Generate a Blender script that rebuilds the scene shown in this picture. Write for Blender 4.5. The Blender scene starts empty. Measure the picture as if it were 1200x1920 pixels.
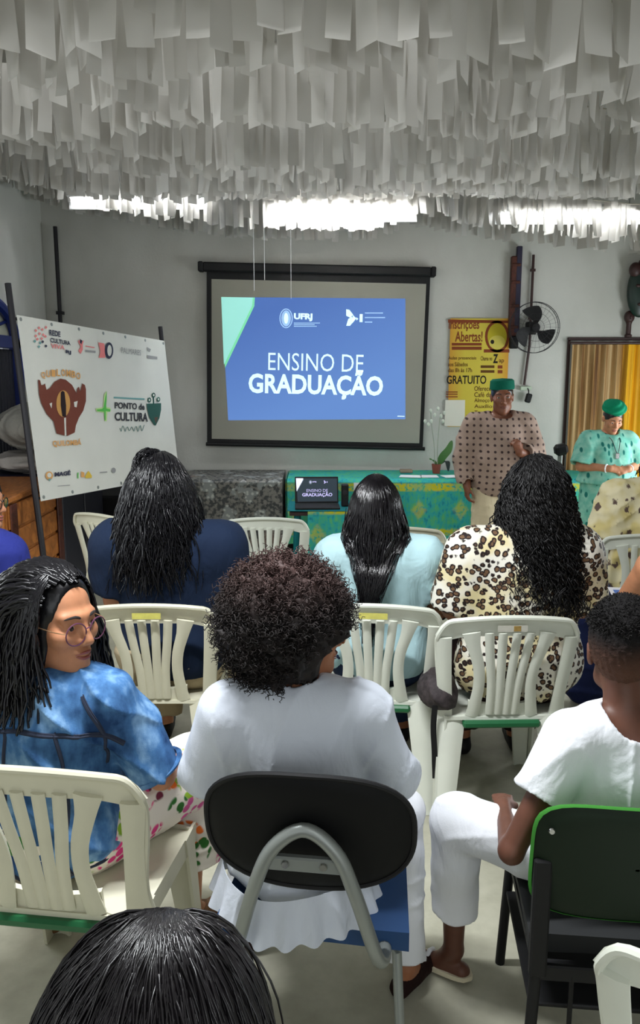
import bpy, math, random
import numpy as np
from mathutils import Vector, Matrix
from mathutils.bvhtree import BVHTree

sc = bpy.context.scene
COL = sc.collection

# ------------------------------------------------------------------ camera, world, lights, exposure
CAM_H, FPX, PITCH = 1.75, 1500.0, math.atan(265 / 1500)
cam_d = bpy.data.cameras.new('camera')
cam = bpy.data.objects.new('camera', cam_d); COL.objects.link(cam)
cam_d.sensor_fit = 'VERTICAL'; cam_d.sensor_height = 24.0
cam_d.lens = 24.0 * FPX / 1920.0
cam_d.clip_start = 0.02
cam.location = (0, 0, CAM_H); cam.rotation_euler = (math.pi / 2 - PITCH, 0, 0)
sc.camera = cam

world = bpy.data.worlds.new('world'); sc.world = world; world.use_nodes = True
world.node_tree.nodes['Background'].inputs[0].default_value = (0.75, 0.82, 0.9, 1)
world.node_tree.nodes['Background'].inputs[1].default_value = 0.3

def area(name, loc, size, energy, col=(0.95, 0.98, 1.0), rot=(0, 0, 0)):
    d = bpy.data.lights.new(name, 'AREA'); d.shape = 'RECTANGLE'
    d.size, d.size_y = size; d.energy = energy; d.color = col
    o = bpy.data.objects.new(name, d); COL.objects.link(o)
    o.location = loc; o.rotation_euler = rot
    return o
LAMPS = [(0.2, 7.07, 3.06), (-1.5, 7.07, 3.16), (-0.5, 1.9, 3.0), (2.1, 7.07, 3.04), (0.6, -0.9, 3.0), (0.0, 5.25, 3.4), (-0.3, 4.05, 3.4)]
area('lamp_light_front', (0.2, 7.045, 3.03), (1.2, 0.08), 30, rot=(-1.1, 0, 0))
area('lamp_light_near', (-0.5, 1.9, 2.95), (1.2, 0.1), 84)
area('lamp_light_rear', (0.6, -0.9, 2.95), (1.2, 0.1), 12)
area('upper_fill_front', (0.0, 5.25, 3.36), (3.0, 0.3), 3.6)  # unseen fill added above the fringes to lift the front zone
area('upper_fill_middle', (-0.3, 4.05, 3.36), (3.0, 0.3), 4)  # second unseen fill added over the middle fringes
area('side_fill_left', (-2.6, 3.4, 1.5), (1.1, 1.3), 22, (0.9, 0.96, 1.0), (0, -math.pi / 2, 0))  # added fill light from the left; no window is built there
area('side_fill_right', (3.85, 5.9, 1.05), (1.1, 1.8), 58, (0.9, 0.96, 1.0), (0, math.pi / 2, 0))  # added fill light brightening the front right wall; no window behind it
area('rear_fill', (0.2, -2.3, 1.5), (4.5, 2.2), 38, (0.9, 0.96, 1.0), (math.pi / 2, 0, 0))  # broad fill added behind the camera; the rear wall has no opening

sc.view_settings.view_transform = 'Standard'; sc.view_settings.look = 'None'
sc.view_settings.gamma = 1.0; sc.view_settings.use_curve_mapping = False
sc.view_settings.exposure = 0.36

# ------------------------------------------------------------------ helpers
def at(px, py, Y):
    """point at depth Y of the room that the photograph shows at px, py"""
    x = (px - 600) / FPX; v = (960 - py) / FPX
    d = np.array([x, math.cos(PITCH) + v * math.sin(PITCH), -math.sin(PITCH) + v * math.cos(PITCH)])
    return np.array([0, 0, CAM_H]) + d * (Y / d[1])

def S(r, g, b):
    f = lambda c: (c / 255) / 12.92 if c <= 10.3 else (((c / 255) + .055) / 1.055) ** 2.4
    return (f(r), f(g), f(b), 1.0)

def Rz(a): c, s = math.cos(a), math.sin(a); return np.array([[c, -s, 0], [s, c, 0], [0, 0, 1.]])
def Rx(a): c, s = math.cos(a), math.sin(a); return np.array([[1., 0, 0], [0, c, -s], [0, s, c]])
def Ry(a): c, s = math.cos(a), math.sin(a); return np.array([[c, 0, s], [0, 1., 0], [-s, 0, c]])
def V3(*a): return np.array(a if len(a) == 3 else a[0], float)
def nrm(v): v = np.asarray(v, float); return v / (np.linalg.norm(v) + 1e-12)

def np_mesh(name, v, quads, tris=None):
    v = np.ascontiguousarray(v, np.float32); me = bpy.data.meshes.new(name)
    me.vertices.add(len(v)); me.vertices.foreach_set('co', v.ravel())
    nq = len(quads); nt = 0 if tris is None else len(tris)
    li = np.asarray(quads, np.int32).ravel()
    if nt: li = np.concatenate([li, np.asarray(tris, np.int32).ravel()])
    me.loops.add(len(li)); me.loops.foreach_set('vertex_index', li)
    st = np.arange(nq, dtype=np.int32) * 4
    if nt: st = np.concatenate([st, nq * 4 + np.arange(nt, dtype=np.int32) * 3])
    me.polygons.add(nq + nt); me.polygons.foreach_set('loop_start', st)
    me.update(calc_edges=True)
    me.polygons.foreach_set('use_smooth', np.ones(nq + nt, bool))
    me.validate(); me.update()
    return me

def obj(name, me, m, parent=None, loc=None):
    o = bpy.data.objects.new(name, me); COL.objects.link(o)
    if m is not None and len(me.materials) == 0: me.materials.append(m)
    if parent is not None: o.parent = parent
    if loc is not None: o.location = loc
    return o

def thing(name, label, cat, loc=(0, 0, 0), rz=0, group=None):
    o = bpy.data.objects.new(name, None); COL.objects.link(o)
    o.empty_display_size = .1
    o.location = loc; o.rotation_euler = (0, 0, rz)
    o['label'] = label; o['category'] = cat
    if group: o['group'] = group
    return o
def tag(o, label, cat, group=None):
    o['label'] = label; o['category'] = cat
    if group: o['group'] = group
    return o
def struct(o): o['kind'] = 'structure'; return o

class G:
    """collects simple shapes into one mesh"""
    def __init__(s): s.v = []; s.f = []; s.n = 0
    def add(s, v, f):
        v = np.asarray(v, float)
        s.v.append(v); s.f += [tuple(int(i) + s.n for i in q) for q in f]; s.n += len(v); return s
    def box(s, lo, hi, R=None, c=None, bev=0):
        lo = V3(lo); hi = V3(hi); b = min(bev, *((hi - lo) / 2.2)) if bev else 0
        if not b:
            v = np.array([[x, y, z] for x in (lo[0], hi[0]) for y in (lo[1], hi[1]) for z in (lo[2], hi[2])])
            f = [(0, 1, 3, 2), (4, 6, 7, 5), (0, 4, 5, 1), (2, 3, 7, 6), (0, 2, 6, 4), (1, 5, 7, 3)]
        else:
            v = []; idx = {}
            for a in (0, 1):
                for bb in (0, 1):
                    for cc in (0, 1):
                        p = V3([lo, hi][a][0], [lo, hi][bb][1], [lo, hi][cc][2]); sg = V3(1 - 2 * a, 1 - 2 * bb, 1 - 2 * cc) * b
                        for ax in range(3):
                            q = p + sg; q[ax] = p[ax]; idx[(a, bb, cc, ax)] = len(v); v.append(q)
            I = idx; f = []
            for ax in range(3):
                o1, o2 = [(1, 2), (0, 2), (0, 1)][ax]
                for e in (0, 1):
                    k = []
                    for p, q in ((0, 0), (1, 0), (1, 1), (0, 1)):
                        t = [0, 0, 0]; t[ax] = e; t[o1] = p; t[o2] = q; k.append(I[(*t, ax)])
                    if (e == 1) == (ax == 1): k = k[::-1]
                    f.append(k)
            for ax in range(3):      # edges along ax
                o1, o2 = [(1, 2), (0, 2), (0, 1)][ax]
                for p in (0, 1):
                    for q in (0, 1):
                        t0 = [0, 0, 0]; t0[o1] = p; t0[o2] = q; t1 = list(t0); t1[ax] = 1
                        f.append((I[(*t0, o1)], I[(*t1, o1)], I[(*t1, o2)], I[(*t0, o2)]))
            for a in (0, 1):
                for bb in (0, 1):
                    for cc in (0, 1): f.append((I[(a, bb, cc, 0)], I[(a, bb, cc, 1)], I[(a, bb, cc, 2)]))
            v = np.array(v)
        if R is not None:
            m = (lo + hi) / 2; v = (v - m) @ np.asarray(R).T + m
        return s.add(v, f)
    def tube(s, pts, r, sides=8, closed=False, cap=True):
        P = np.asarray(pts, float); n = len(P); r = np.broadcast_to(np.asarray(r, float), (n,))
        T = np.zeros_like(P)
        if closed: T = np.roll(P, -1, 0) - np.roll(P, 1, 0)
        else: T[1:-1] = P[2:] - P[:-2]; T[0] = P[1] - P[0]; T[-1] = P[-1] - P[-2]
        T /= np.linalg.norm(T, axis=1)[:, None] + 1e-9
        ref = V3(0, 0, 1) if abs(T[0][2]) < .9 else V3(1, 0, 0)
        N = np.zeros_like(P); a = nrm(np.cross(T[0], ref))
        for i in range(n):
            a = nrm(a - T[i] * (a @ T[i])); N[i] = a
        Bn = np.cross(T, N); ang = np.arange(sides) * 2 * np.pi / sides
        ring = P[:, None] + r[:, None, None] * (np.cos(ang)[None, :, None] * N[:, None] + np.sin(ang)[None, :, None] * Bn[:, None])
        f = []
        for i in range(n if closed else n - 1):
            j = (i + 1) % n
            for k in range(sides):
                l = (k + 1) % sides; f.append((i * sides + k, j * sides + k, j * sides + l, i * sides + l)[::-1])
        if cap and not closed:
            f.append(tuple(range(sides))); f.append(tuple((n - 1) * sides + k for k in range(sides))[::-1])
        return s.add(ring.reshape(-1, 3), f)
    def lathe(s, prof, c=(0, 0, 0), seg=20, R=None, cap=True):
        n = len(prof); a = np.arange(seg) * 2 * np.pi / seg
        v = np.array([[r * math.cos(t), r * math.sin(t), z] for r, z in prof for t in a])
        f = []
        for i in range(n - 1):
            for k in range(seg):
                l = (k + 1) % seg; f.append((i * seg + k, i * seg + l, (i + 1) * seg + l, (i + 1) * seg + k))
        if cap:
            f.append(tuple(range(seg))[::-1]); f.append(tuple((n - 1) * seg + k for k in range(seg)))
        if R is not None: v = v @ np.asarray(R).T
        return s.add(v + V3(c), f)
    def ell(s, c, r, R=None, seg=16, rings=10):
        th = np.linspace(0.02, np.pi - .02, rings + 1)
        r = np.broadcast_to(np.asarray(r, float), (3,))
        n = len(th); a = np.arange(seg) * 2 * np.pi / seg
        v = np.array([[math.sin(t) * math.cos(p), math.sin(t) * math.sin(p), -math.cos(t)] for t in th for p in a]) * r
        f = []
        for i in range(n - 1):
            for k in range(seg):
                l = (k + 1) % seg; f.append((i * seg + k, i * seg + l, (i + 1) * seg + l, (i + 1) * seg + k))
        f.append(tuple(range(seg))[::-1]); f.append(tuple((n - 1) * seg + k for k in range(seg)))
        if R is not None: v = v @ np.asarray(R).T
        return s.add(v + V3(c), f)
    def prism(s, poly, y0, y1):
        """polygon in x,z drawn out along y"""
        n = len(poly); v = [(x, y0, z) for x, z in poly] + [(x, y1, z) for x, z in poly]
        f = [tuple(range(n)), tuple(range(n, 2 * n))[::-1]]
        for i in range(n): j = (i + 1) % n; f.append((j, i, n + i, n + j))
        return s.add(v, f)
    def sheet(s, fn, nu, nv, th=0.0):
        u = np.linspace(0, 1, nu); w = np.linspace(0, 1, nv)
        p = np.array([[fn(a, b) for b in w] for a in u], float)
        f = []; I = lambda i, j: i * nv + j
        for i in range(nu - 1):
            for j in range(nv - 1): f.append((I(i, j), I(i + 1, j), I(i + 1, j + 1), I(i, j + 1)))
        v = p.reshape(-1, 3)
        if th:
            du = np.gradient(p, axis=0); dv = np.gradient(p, axis=1)
            nn = np.cross(du, dv); nn /= np.linalg.norm(nn, axis=2)[..., None] + 1e-12
            b = (p - nn * th).reshape(-1, 3); o = nu * nv
            f += [tuple(o + k for k in q[::-1]) for q in f]
            per = [I(i, 0) for i in range(nu)] + [I(nu - 1, j) for j in range(1, nv)] + [I(i, nv - 1) for i in range(nu - 2, -1, -1)] + [I(0, j) for j in range(nv - 2, 0, -1)]
            for a in range(len(per)):
                k, l = per[a], per[(a + 1) % len(per)]; f.append((l, k, o + k, o + l))
            v = np.concatenate([v, b])
        return s.add(v, f)
    def mesh(s, name='m', smooth=False):
        v = np.concatenate(s.v); me = bpy.data.meshes.new(name); me.from_pydata(v.tolist(), [], s.f)
        if smooth:
            me.polygons.foreach_set('use_smooth', np.ones(len(me.polygons), bool))
            try: me.set_sharp_from_angle(angle=math.radians(40))
            except Exception: pass
        me.update(); return me
    def build(s, name, m, parent=None, smooth=False, loc=None): return obj(name, s.mesh(name, smooth), m, parent, loc)

def bez(pts, n=24):
    """smooth curve through the points"""
    P = np.asarray(pts, float); k = len(P)
    t = np.linspace(0, k - 1, n); out = []
    for x in t:
        i = min(int(x), k - 2); f = x - i
        p0, p1, p2, p3 = P[max(i - 1, 0)], P[i], P[i + 1], P[min(i + 2, k - 1)]
        out.append(.5 * ((2 * p1) + (-p0 + p2) * f + (2 * p0 - 5 * p1 + 4 * p2 - p3) * f * f + (-p0 + 3 * p1 - 3 * p2 + p3) * f ** 3))
    return np.array(out)

# ------------------------------------------------------------------ materials
class NT:
    def __init__(s, name):
        s.m = bpy.data.materials.new(name); s.m.use_nodes = True; s.t = s.m.node_tree; s.N = s.t.nodes
        s.b = s.N['Principled BSDF']; s.out = s.N['Material Output']
    def n(s, typ, **kw):
        x = s.N.new(typ)
        for k, v in kw.items(): setattr(x, k, v)
        return x
    def l(s, a, b): s.t.links.new(a, b)
    def put(s, sock, v):
        if isinstance(v, (int, float, tuple, list)): sock.default_value = v
        else: s.l(v, sock)
    def math(s, op, a, b=0.0, c=None):
        x = s.n('ShaderNodeMath', operation=op); s.put(x.inputs[0], a); s.put(x.inputs[1], b)
        if c is not None: s.put(x.inputs[2], c)
        return x.outputs[0]
    def mix(s, f, a, b, mode='MIX'):
        x = s.n('ShaderNodeMix', data_type='RGBA', blend_type=mode)
        s.put(x.inputs['Factor'], f); s.put(x.inputs['A'], a) if False else None
        s.put(x.inputs[6], a); s.put(x.inputs[7], b); return x.outputs[2]
    def co(s, which='Object', scale=(1, 1, 1), rot=(0, 0, 0), loc=(0, 0, 0)):
        t = s.n('ShaderNodeTexCoord'); mp = s.n('ShaderNodeMapping')
        mp.inputs['Scale'].default_value = scale; mp.inputs['Rotation'].default_value = rot; mp.inputs['Location'].default_value = loc
        s.l(t.outputs[which], mp.inputs['Vector']); return mp.outputs[0]
    def noise(s, v, scale=5, detail=3, rough=.5, dist=0, out='Fac'):
        x = s.n('ShaderNodeTexNoise'); s.l(v, x.inputs['Vector']); x.inputs['Scale'].default_value = scale
        x.inputs['Detail'].default_value = detail; x.inputs['Roughness'].default_value = rough; x.inputs['Distortion'].default_value = dist
        return x.outputs[out]
    def voro(s, v, scale=5, feature='F1', out='Distance', rand=1):
        x = s.n('ShaderNodeTexVoronoi', feature=feature); s.l(v, x.inputs['Vector']); x.inputs['Scale'].default_value = scale
        x.inputs['Randomness'].default_value = rand
        return x.outputs[out]
    def ramp(s, f, stops, interp='LINEAR'):
        x = s.n('ShaderNodeValToRGB'); s.put(x.inputs[0], f); e = x.color_ramp; e.interpolation = interp
        while len(e.elements) < len(stops): e.elements.new(.5)
        for i, (p, c) in enumerate(stops): e.elements[i].position = p; e.elements[i].color = c if len(c) == 4 else (*c, 1)
        return x.outputs[0]
    def step(s, f, t, w=.02):
        x = s.n('ShaderNodeMapRange', interpolation_type='SMOOTHSTEP'); s.put(x.inputs[0], f)
        x.inputs[1].default_value = t - w; x.inputs[2].default_value = t + w; return x.outputs[0]
    def xyz(s, v):
        x = s.n('ShaderNodeSeparateXYZ'); s.l(v, x.inputs[0]); return x.outputs
    def bump(s, h, strength=.3, dist=.01):
        x = s.n('ShaderNodeBump'); x.inputs['Strength'].default_value = strength; x.inputs['Distance'].default_value = dist
        s.l(h, x.inputs['Height']); s.l(x.outputs[0], s.b.inputs['Normal'])
    def fin(s, col=None, rough=.6, spec=.5, metal=0):
        if col is not None: s.put(s.b.inputs['Base Color'], col)
        s.put(s.b.inputs['Roughness'], rough); s.b.inputs['Specular IOR Level'].default_value = spec; s.b.inputs['Metallic'].default_value = metal
        return s.m

def mat(name, col, rough=.6, spec=.5, metal=0, var=None, bump=None, emit=0):
    t = NT(name); c = col
    if var:
        f = t.noise(t.co(), var[0], 4); d = tuple(x * (1 - var[1]) for x in col[:3]) + (1,); l = tuple(min(1, x * (1 + var[1])) for x in col[:3]) + (1,)
        c = t.ramp(f, [(.3, d), (.7, l)])
    if bump: t.bump(t.noise(t.co(), bump[0], 4), bump[1], bump[2] if len(bump) > 2 else .01)
    t.fin(c, rough, spec, metal)
    if emit:
        t.put(t.b.inputs['Emission Color'], col); t.b.inputs['Emission Strength'].default_value = emit
    return t.m

M = {}
M['wall'] = (lambda t: (t.bump(t.noise(t.co(), 40, 5), .25, .006), t.fin(t.mix(t.step(t.noise(t.co(scale=(1, 1, .6)), 1.6, 5), .5, .2), S(203, 203, 197), S(188, 188, 181)), .85, .2))[1])(NT('wall_paint'))
def m_floor():
    t = NT('worn_concrete'); v = t.co()
    a = t.noise(v, 2.2, 6, .6); b = t.noise(v, 25, 4); c = t.ramp(a, [(.3, S(150, 148, 130)), (.55, S(186, 184, 165)), (.75, S(200, 198, 182))])
    c = t.mix(t.math('MULTIPLY', b, .35), c, S(120, 116, 104)); t.bump(b, .15, .004); return t.fin(c, .55, .35)
M['floor'] = m_floor()
M['ceiling'] = mat('ceiling_boards', S(150, 148, 142), .9)
M['white_plastic'] = mat('white_plastic', S(214, 217, 205), .38, .45, var=(6, .04))
M['white_plastic_old'] = mat('yellowed_white_plastic', S(208, 205, 184), .42, .4, var=(6, .05))
M['green_plastic'] = mat('green_plastic', S(18, 92, 52), .4)
M['black_plastic'] = mat('black_plastic', S(8, 9, 11), .6, .2, bump=(300, .1, .001))
M['black'] = mat('matte_black', S(20, 20, 22), .6, .3)
M['dark_frame'] = mat('dark_painted_steel', S(30, 28, 34), .5, .4)
M['grey_steel'] = mat('grey_painted_steel', S(140, 145, 142), .35, .5, metal=.3)
M['chrome'] = mat('chrome', S(200, 200, 200), .2, .5, metal=1)
M['blue_seat'] = mat('blue_upholstery', S(20, 62, 110), .7)
def m_greenfab():
    t = NT('green_upholstery'); return (t.bump(t.noise(t.co(), 180, 3), .25, .002), t.fin(S(62, 132, 52), .85, .2))[1]
M['green_fabric'] = m_greenfab(); M['black_seat'] = mat('black_upholstery', S(22, 24, 26), .8)
M['green_back'] = mat('dark_green_back', S(8, 28, 11), .6, .3)
def m_strip():
    t = NT('translucent_white_film'); v = t.co('Object', (1, 1, 1)); oi = t.n('ShaderNodeObjectInfo')
    c = t.ramp(oi.outputs['Random'], [(0, S(196, 193, 187)), (.5, S(206, 203, 197)), (1, S(216, 213, 208))])
    t.fin(c, .35, .4)
    tr = t.n('ShaderNodeBsdfTranslucent'); t.put(tr.inputs[0], c)
    mx = t.n('ShaderNodeMixShader'); mx.inputs[0].default_value = .5
    t.l(t.b.outputs[0], mx.inputs[1]); t.l(tr.outputs[0], mx.inputs[2]); t.l(mx.outputs[0], t.out.inputs[0]); return t.m
M['strip'] = m_strip()
M['cord'] = mat('cord', S(170, 165, 150), .8)
M['lamp'] = mat('lamp_tube_glow', (0.95, 0.98, 1, 1), .5, emit=110)
M['lamp_dim'] = mat('lamp_tube_glow_soft', (0.95, 0.98, 1, 1), .5, emit=2)
M['lamp_mid'] = mat('lamp_tube_glow_medium', (0.95, 0.98, 1, 1), .5, emit=18)
M['white_metal'] = mat('white_painted_metal', S(225, 225, 225), .4)
M['screen_fabric'] = mat('screen_fabric', S(158, 157, 146), .85, .2)
M['blue_paint'] = mat('blue_gloss_paint', S(30, 48, 120), .4)
M['dark_slat'] = mat('dark_blue_slats', S(34, 34, 44), .5)
M['pane'] = mat('cream_pane', S(214, 214, 190), .3)
def m_wood(n, a, b, s=(3, 3, 20)):
    t = NT(n); f = t.noise(t.co(scale=s), 3, 5, .6, 1.5); t.bump(f, .2, .003); return t.fin(t.ramp(f, [(.3, a), (.7, b)]), .45, .4)
M['chest_wood'] = m_wood('varnished_orange_wood', S(120, 66, 26), S(186, 116, 52), (14, 3, 3))
M['carved_wood'] = m_wood('dark_carved_wood', S(48, 22, 16), S(96, 48, 34), (20, 3, 8))
M['dark_wood'] = mat('dark_stained_wood', S(52, 26, 24), .5)
M['sack'] = mat('grey_sackcloth', S(170, 168, 160), .9, .1, var=(8, .15), bump=(30, .5, .02))
M['sack2'] = mat('pale_sackcloth', S(190, 184, 178), .9, .1, var=(8, .12), bump=(30, .5, .02))
M['paper'] = mat('white_paper', S(235, 237, 240), .7, .2)
M['blue_print'] = mat('blue_print', S(96, 130, 200), .7)
M['sticker'] = mat('yellow_sticker', S(196, 190, 96), .6, var=(60, .1))
M['sticker_grey'] = mat('worn_grey_sticker', S(182, 180, 168), .6, var=(60, .06))
M['rust'] = mat('brown_tape', S(150, 122, 62), .7, var=(80, .2))
def m_skin(n, c, r=.5):
    t = NT(n); f = t.noise(t.co(), 14, 5, .6)
    d = tuple(x * .86 for x in c[:3]) + (1,); l = tuple(min(1, x * 1.1) for x in c[:3]) + (1,)
    t.bump(t.noise(t.co(), 220, 3), .08, .001); t.fin(t.ramp(f, [(.35, d), (.65, l)]), r, .4)
    t.b.inputs['Subsurface Weight'].default_value = .08; t.b.inputs['Subsurface Radius'].default_value = (.01, .004, .002); return t.m
M['skin_tan'] = m_skin('skin_tan', S(186, 128, 94))
M['skin_warm'] = m_skin('skin_warm_brown', S(160, 104, 72))
M['skin_brown'] = m_skin('skin_brown', S(126, 78, 56))
M['skin_deep'] = m_skin('skin_deep_brown', S(96, 60, 46))
M['lip'] = mat('lips', S(150, 82, 76), .4); M['lip_dark'] = mat('lips_dark', S(112, 66, 58), .4)
M['eye_white'] = mat('eye_white', S(225, 220, 212), .15); M['iris'] = mat('eye_iris', S(40, 24, 18), .1)
M['brow'] = mat('eyebrow_hair', S(30, 22, 20), .8)
def m_hair(n, c, r=.38, sp=.5):
    t = NT(n); f = t.noise(t.co(), 60, 3)
    t.bump(f, .3, .003)
    return t.fin(t.ramp(f, [(.3, tuple(x * .6 for x in c[:3]) + (1,)), (.7, c)]), r, sp)
M['hair_black'] = m_hair('hair_black', S(17, 16, 20), .3, .42)
M['hair_sheen'] = m_hair('hair_black_glossy', S(15, 12, 17), .24, .55)
M['hair_soft'] = m_hair('hair_soft_black', S(24, 21, 21), .6, .3)
M['hair_curl'] = m_hair('hair_dark_curls', S(21, 19, 20), .5, .4)
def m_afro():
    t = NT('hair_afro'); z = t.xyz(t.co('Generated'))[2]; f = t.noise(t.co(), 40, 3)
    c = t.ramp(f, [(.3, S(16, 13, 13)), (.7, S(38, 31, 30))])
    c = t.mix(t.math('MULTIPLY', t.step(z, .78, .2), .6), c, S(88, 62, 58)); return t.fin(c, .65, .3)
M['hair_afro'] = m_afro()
M['hair_grey'] = m_hair('hair_dark_grey_sheen', S(28, 25, 28), .32, .55)
def cloth(n, c, var=.1, rough=.85, sp=.15, fine=250):
    t = NT(n); f = t.noise(t.co(), 5, 4); w = t.noise(t.co(scale=(1, 1, .55), rot=(.3, .4, .5)), 9, 3, .55, .8); w2 = t.noise(t.co(), fine, 2)
    d = tuple(x * (1 - var) for x in c[:3]) + (1,); l = tuple(min(1, x * (1 + var)) for x in c[:3]) + (1,)
    t.bump(t.math('ADD', w, t.math('MULTIPLY', w2, .03)), .42, .03); return t.fin(t.ramp(f, [(.3, d), (.7, l)]), rough, sp)
M['navy_cloth'] = cloth('navy_jersey', S(24, 36, 58))
M['white_cloth'] = cloth('white_cotton', S(214, 220, 232), .03)
M['white_bright'] = cloth('bright_white_cotton', S(228, 230, 236), .03)
M['lightblue'] = cloth('pale_blue_jersey', S(176, 208, 214), .05)
M['royal'] = cloth('royal_blue_jersey', S(44, 52, 128), .1)
M['beige_pants'] = cloth('beige_cotton', S(176, 160, 132), .06)
M['cream_pants'] = cloth('cream_cotton', S(204, 190, 160), .05)
M['brown_cloth'] = cloth('dark_brown_cotton', S(38, 22, 20), .1)
M['jeans_dark'] = cloth('dark_jeans', S(36, 48, 74), .2)
M['teal_cloth'] = cloth('teal_cloth', S(24, 110, 116), .1)
M['green_felt'] = cloth('green_felt', S(10, 92, 74), .12)
M['green_turban'] = cloth('green_turban_cloth', S(8, 128, 92), .15)
M['navy_bag'] = cloth('navy_canvas', S(30, 38, 74), .1)
def m_denim():
    t = NT('faded_denim'); v = t.co(); a = t.noise(v, 5, 5, .6); b = t.noise(v, 320, 2); w = t.noise(t.co(scale=(1, 1, .35)), 30, 4)
    f = t.math('ADD', t.math('MULTIPLY', a, .7), t.math('MULTIPLY', w, .3))
    c = t.ramp(f, [(.38, S(30, 58, 98)), (.5, S(70, 112, 160)), (.62, S(138, 176, 212))]); t.bump(b, .25, .002); return t.fin(c, .85, .15)
M['denim'] = m_denim(); M['seam'] = mat('denim_seam_thread', S(34, 42, 64), .8)
def m_leopard():
    t = NT('leopard_print'); v = t.co(scale=(1, .6, 1)); n = t.noise(v, 6, 2, out='Color')
    vv = t.n('ShaderNodeVectorMath', operation='ADD'); sc_ = t.n('ShaderNodeVectorMath', operation='SCALE'); t.l(n, sc_.inputs[0]); sc_.inputs['Scale'].default_value = .05
    t.l(v, vv.inputs[0]); t.l(sc_.outputs[0], vv.inputs[1])
    d = t.voro(vv.outputs[0], 40); br = t.noise(v, 90, 2)
    d2 = t.math('ADD', d, t.math('MULTIPLY', t.math('SUBTRACT', br, .5), .35))
    inner = t.step(d2, .3, .06); outer = t.step(d2, .5, .05)
    base = t.mix(t.step(t.noise(v, 7, 2), .56, .1), S(228, 224, 212), S(216, 202, 156))
    spot = t.mix(inner, S(110, 84, 62), S(36, 26, 26))
    return t.fin(t.mix(outer, spot, base), .7, .2)
M['leopard'] = m_leopard()
def m_dots():
    t = NT('dotted_tunic_cloth'); x, y, z = t.xyz(t.co(scale=(1, 1, 1)))
    def cell(a, s): return t.math('SUBTRACT', t.math('FRACT', t.math('MULTIPLY', a, 1 / s)), .5)
    a = cell(x, .05); b = cell(z, .05)
    d = t.math('SQRT', t.math('ADD', t.math('POWER', t.math('ABSOLUTE', a), 2), t.math('POWER', t.math('ABSOLUTE', b), 2)))
    base = t.mix(t.noise(t.co(), 30, 3), S(150, 128, 116), S(168, 147, 134))
    return t.fin(t.mix(t.step(d, .2, .05), S(66, 52, 52), base), .8, .15)
M['dots'] = m_dots()
def m_teal():
    t = NT('turquoise_print'); v = t.co(scale=(1, .5, .45)); d = t.voro(v, 24)
    base = t.mix(t.step(t.noise(t.co(), 16, 3), .5, .15), S(104, 178, 160), S(140, 196, 178))
    return t.fin(t.mix(t.step(d, .26, .06), S(20, 108, 100), base), .75, .2)
M['teal_print'] = m_teal()
def m_cream():
    t = NT('cream_print'); v = t.co(scale=(1, .6, .8)); d = t.voro(v, 15); br = t.noise(v, 60, 2)
    d = t.math('ADD', d, t.math('MULTIPLY', t.math('SUBTRACT', br, .5), .5))
    return t.fin(t.mix(t.step(d, .25, .05), S(96, 78, 72), t.mix(t.step(t.noise(v, 9, 2), .55, .1), S(224, 214, 178), S(206, 190, 130))), .8, .15)
M['cream_print'] = m_cream()
def m_batik():
    t = NT('batik_tablecloth'); v = t.co(); x, y, z = t.xyz(v); n = t.noise(v, 14, 5, .65); n2 = t.noise(t.co(scale=(1, 1, .25)), 50, 3)
    c = t.ramp(t.math('ADD', t.math('MULTIPLY', n, .6), t.math('MULTIPLY', n2, .4)), [(.34, S(24, 112, 136)), (.45, S(44, 160, 160)), (.56, S(74, 170, 126)), (.68, S(104, 176, 96))])
    def band(z0, w): return t.math('SUBTRACT', 1.0, t.step(t.math('ABSOLUTE', t.math('SUBTRACT', z, z0)), w, .012))
    dia = t.math('ABSOLUTE', t.math('SUBTRACT', t.math('FRACT', t.math('MULTIPLY', x, 2.6)), .5))
    rows = t.math('MAXIMUM', band(.70, .035), band(.28, .03))
    rows = t.math('MULTIPLY', rows, t.math('ADD', .55, t.math('MULTIPLY', t.step(dia, .2, .12), .45)))
    dd = t.math('ADD', t.math('MULTIPLY', dia, .5), t.math('ABSOLUTE', t.math('SUBTRACT', z, .49)))
    rows = t.math('MAXIMUM', rows, t.math('MULTIPLY', t.math('SUBTRACT', 1.0, t.step(dd, .09, .03)), .55))
    c = t.mix(t.math('MULTIPLY', rows, t.step(t.noise(v, 40, 3), .42, .1)), c, S(196, 190, 40))
    return t.fin(c, .75, .2)
M['batik'] = m_batik()
def m_greyfloral():
    t = NT('grey_floral_cloth'); v = t.co(scale=(1, 1, 1)); d = t.voro(v, 5.5); e = t.voro(v, 26); n = t.noise(v, 30, 4)
    base = t.mix(t.step(n, .5, .08), S(70, 72, 72), S(122, 120, 114))
    fl = t.math('ADD', d, t.math('MULTIPLY', t.math('SUBTRACT', t.noise(v, 18, 4), .5), .9))
    pet = t.mix(t.step(e, .33, .1), S(176, 178, 172), S(132, 136, 134))
    c = t.mix(t.step(fl, .36, .06), pet, base)
    warm = t.step(t.noise(v, 2.2, 1), .66, .05); return t.fin(t.mix(t.math('MULTIPLY', warm, .5), c, S(150, 108, 84)), .85, .1)
M['grey_floral'] = m_greyfloral()
def m_curtain():
    t = NT('gold_brown_curtain'); v = t.co(); x, y, z = t.xyz(v)
    s = t.noise(t.co(scale=(1, 0, .03)), 14, 4, .6)
    a = t.ramp(s, [(.3, S(92, 58, 30)), (.43, S(140, 104, 60)), (.56, S(182, 150, 104)), (.74, S(204, 182, 142))])
    b = t.ramp(s, [(.3, S(170, 110, 22)), (.5, S(226, 168, 26)), (.7, S(240, 192, 44))])
    g = t.step(t.math('ADD', x, t.math('MULTIPLY', s, .3)), .07, .06)
    return t.fin(t.mix(g, a, b), .6, .3)
M['curtain'] = m_curtain()
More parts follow.
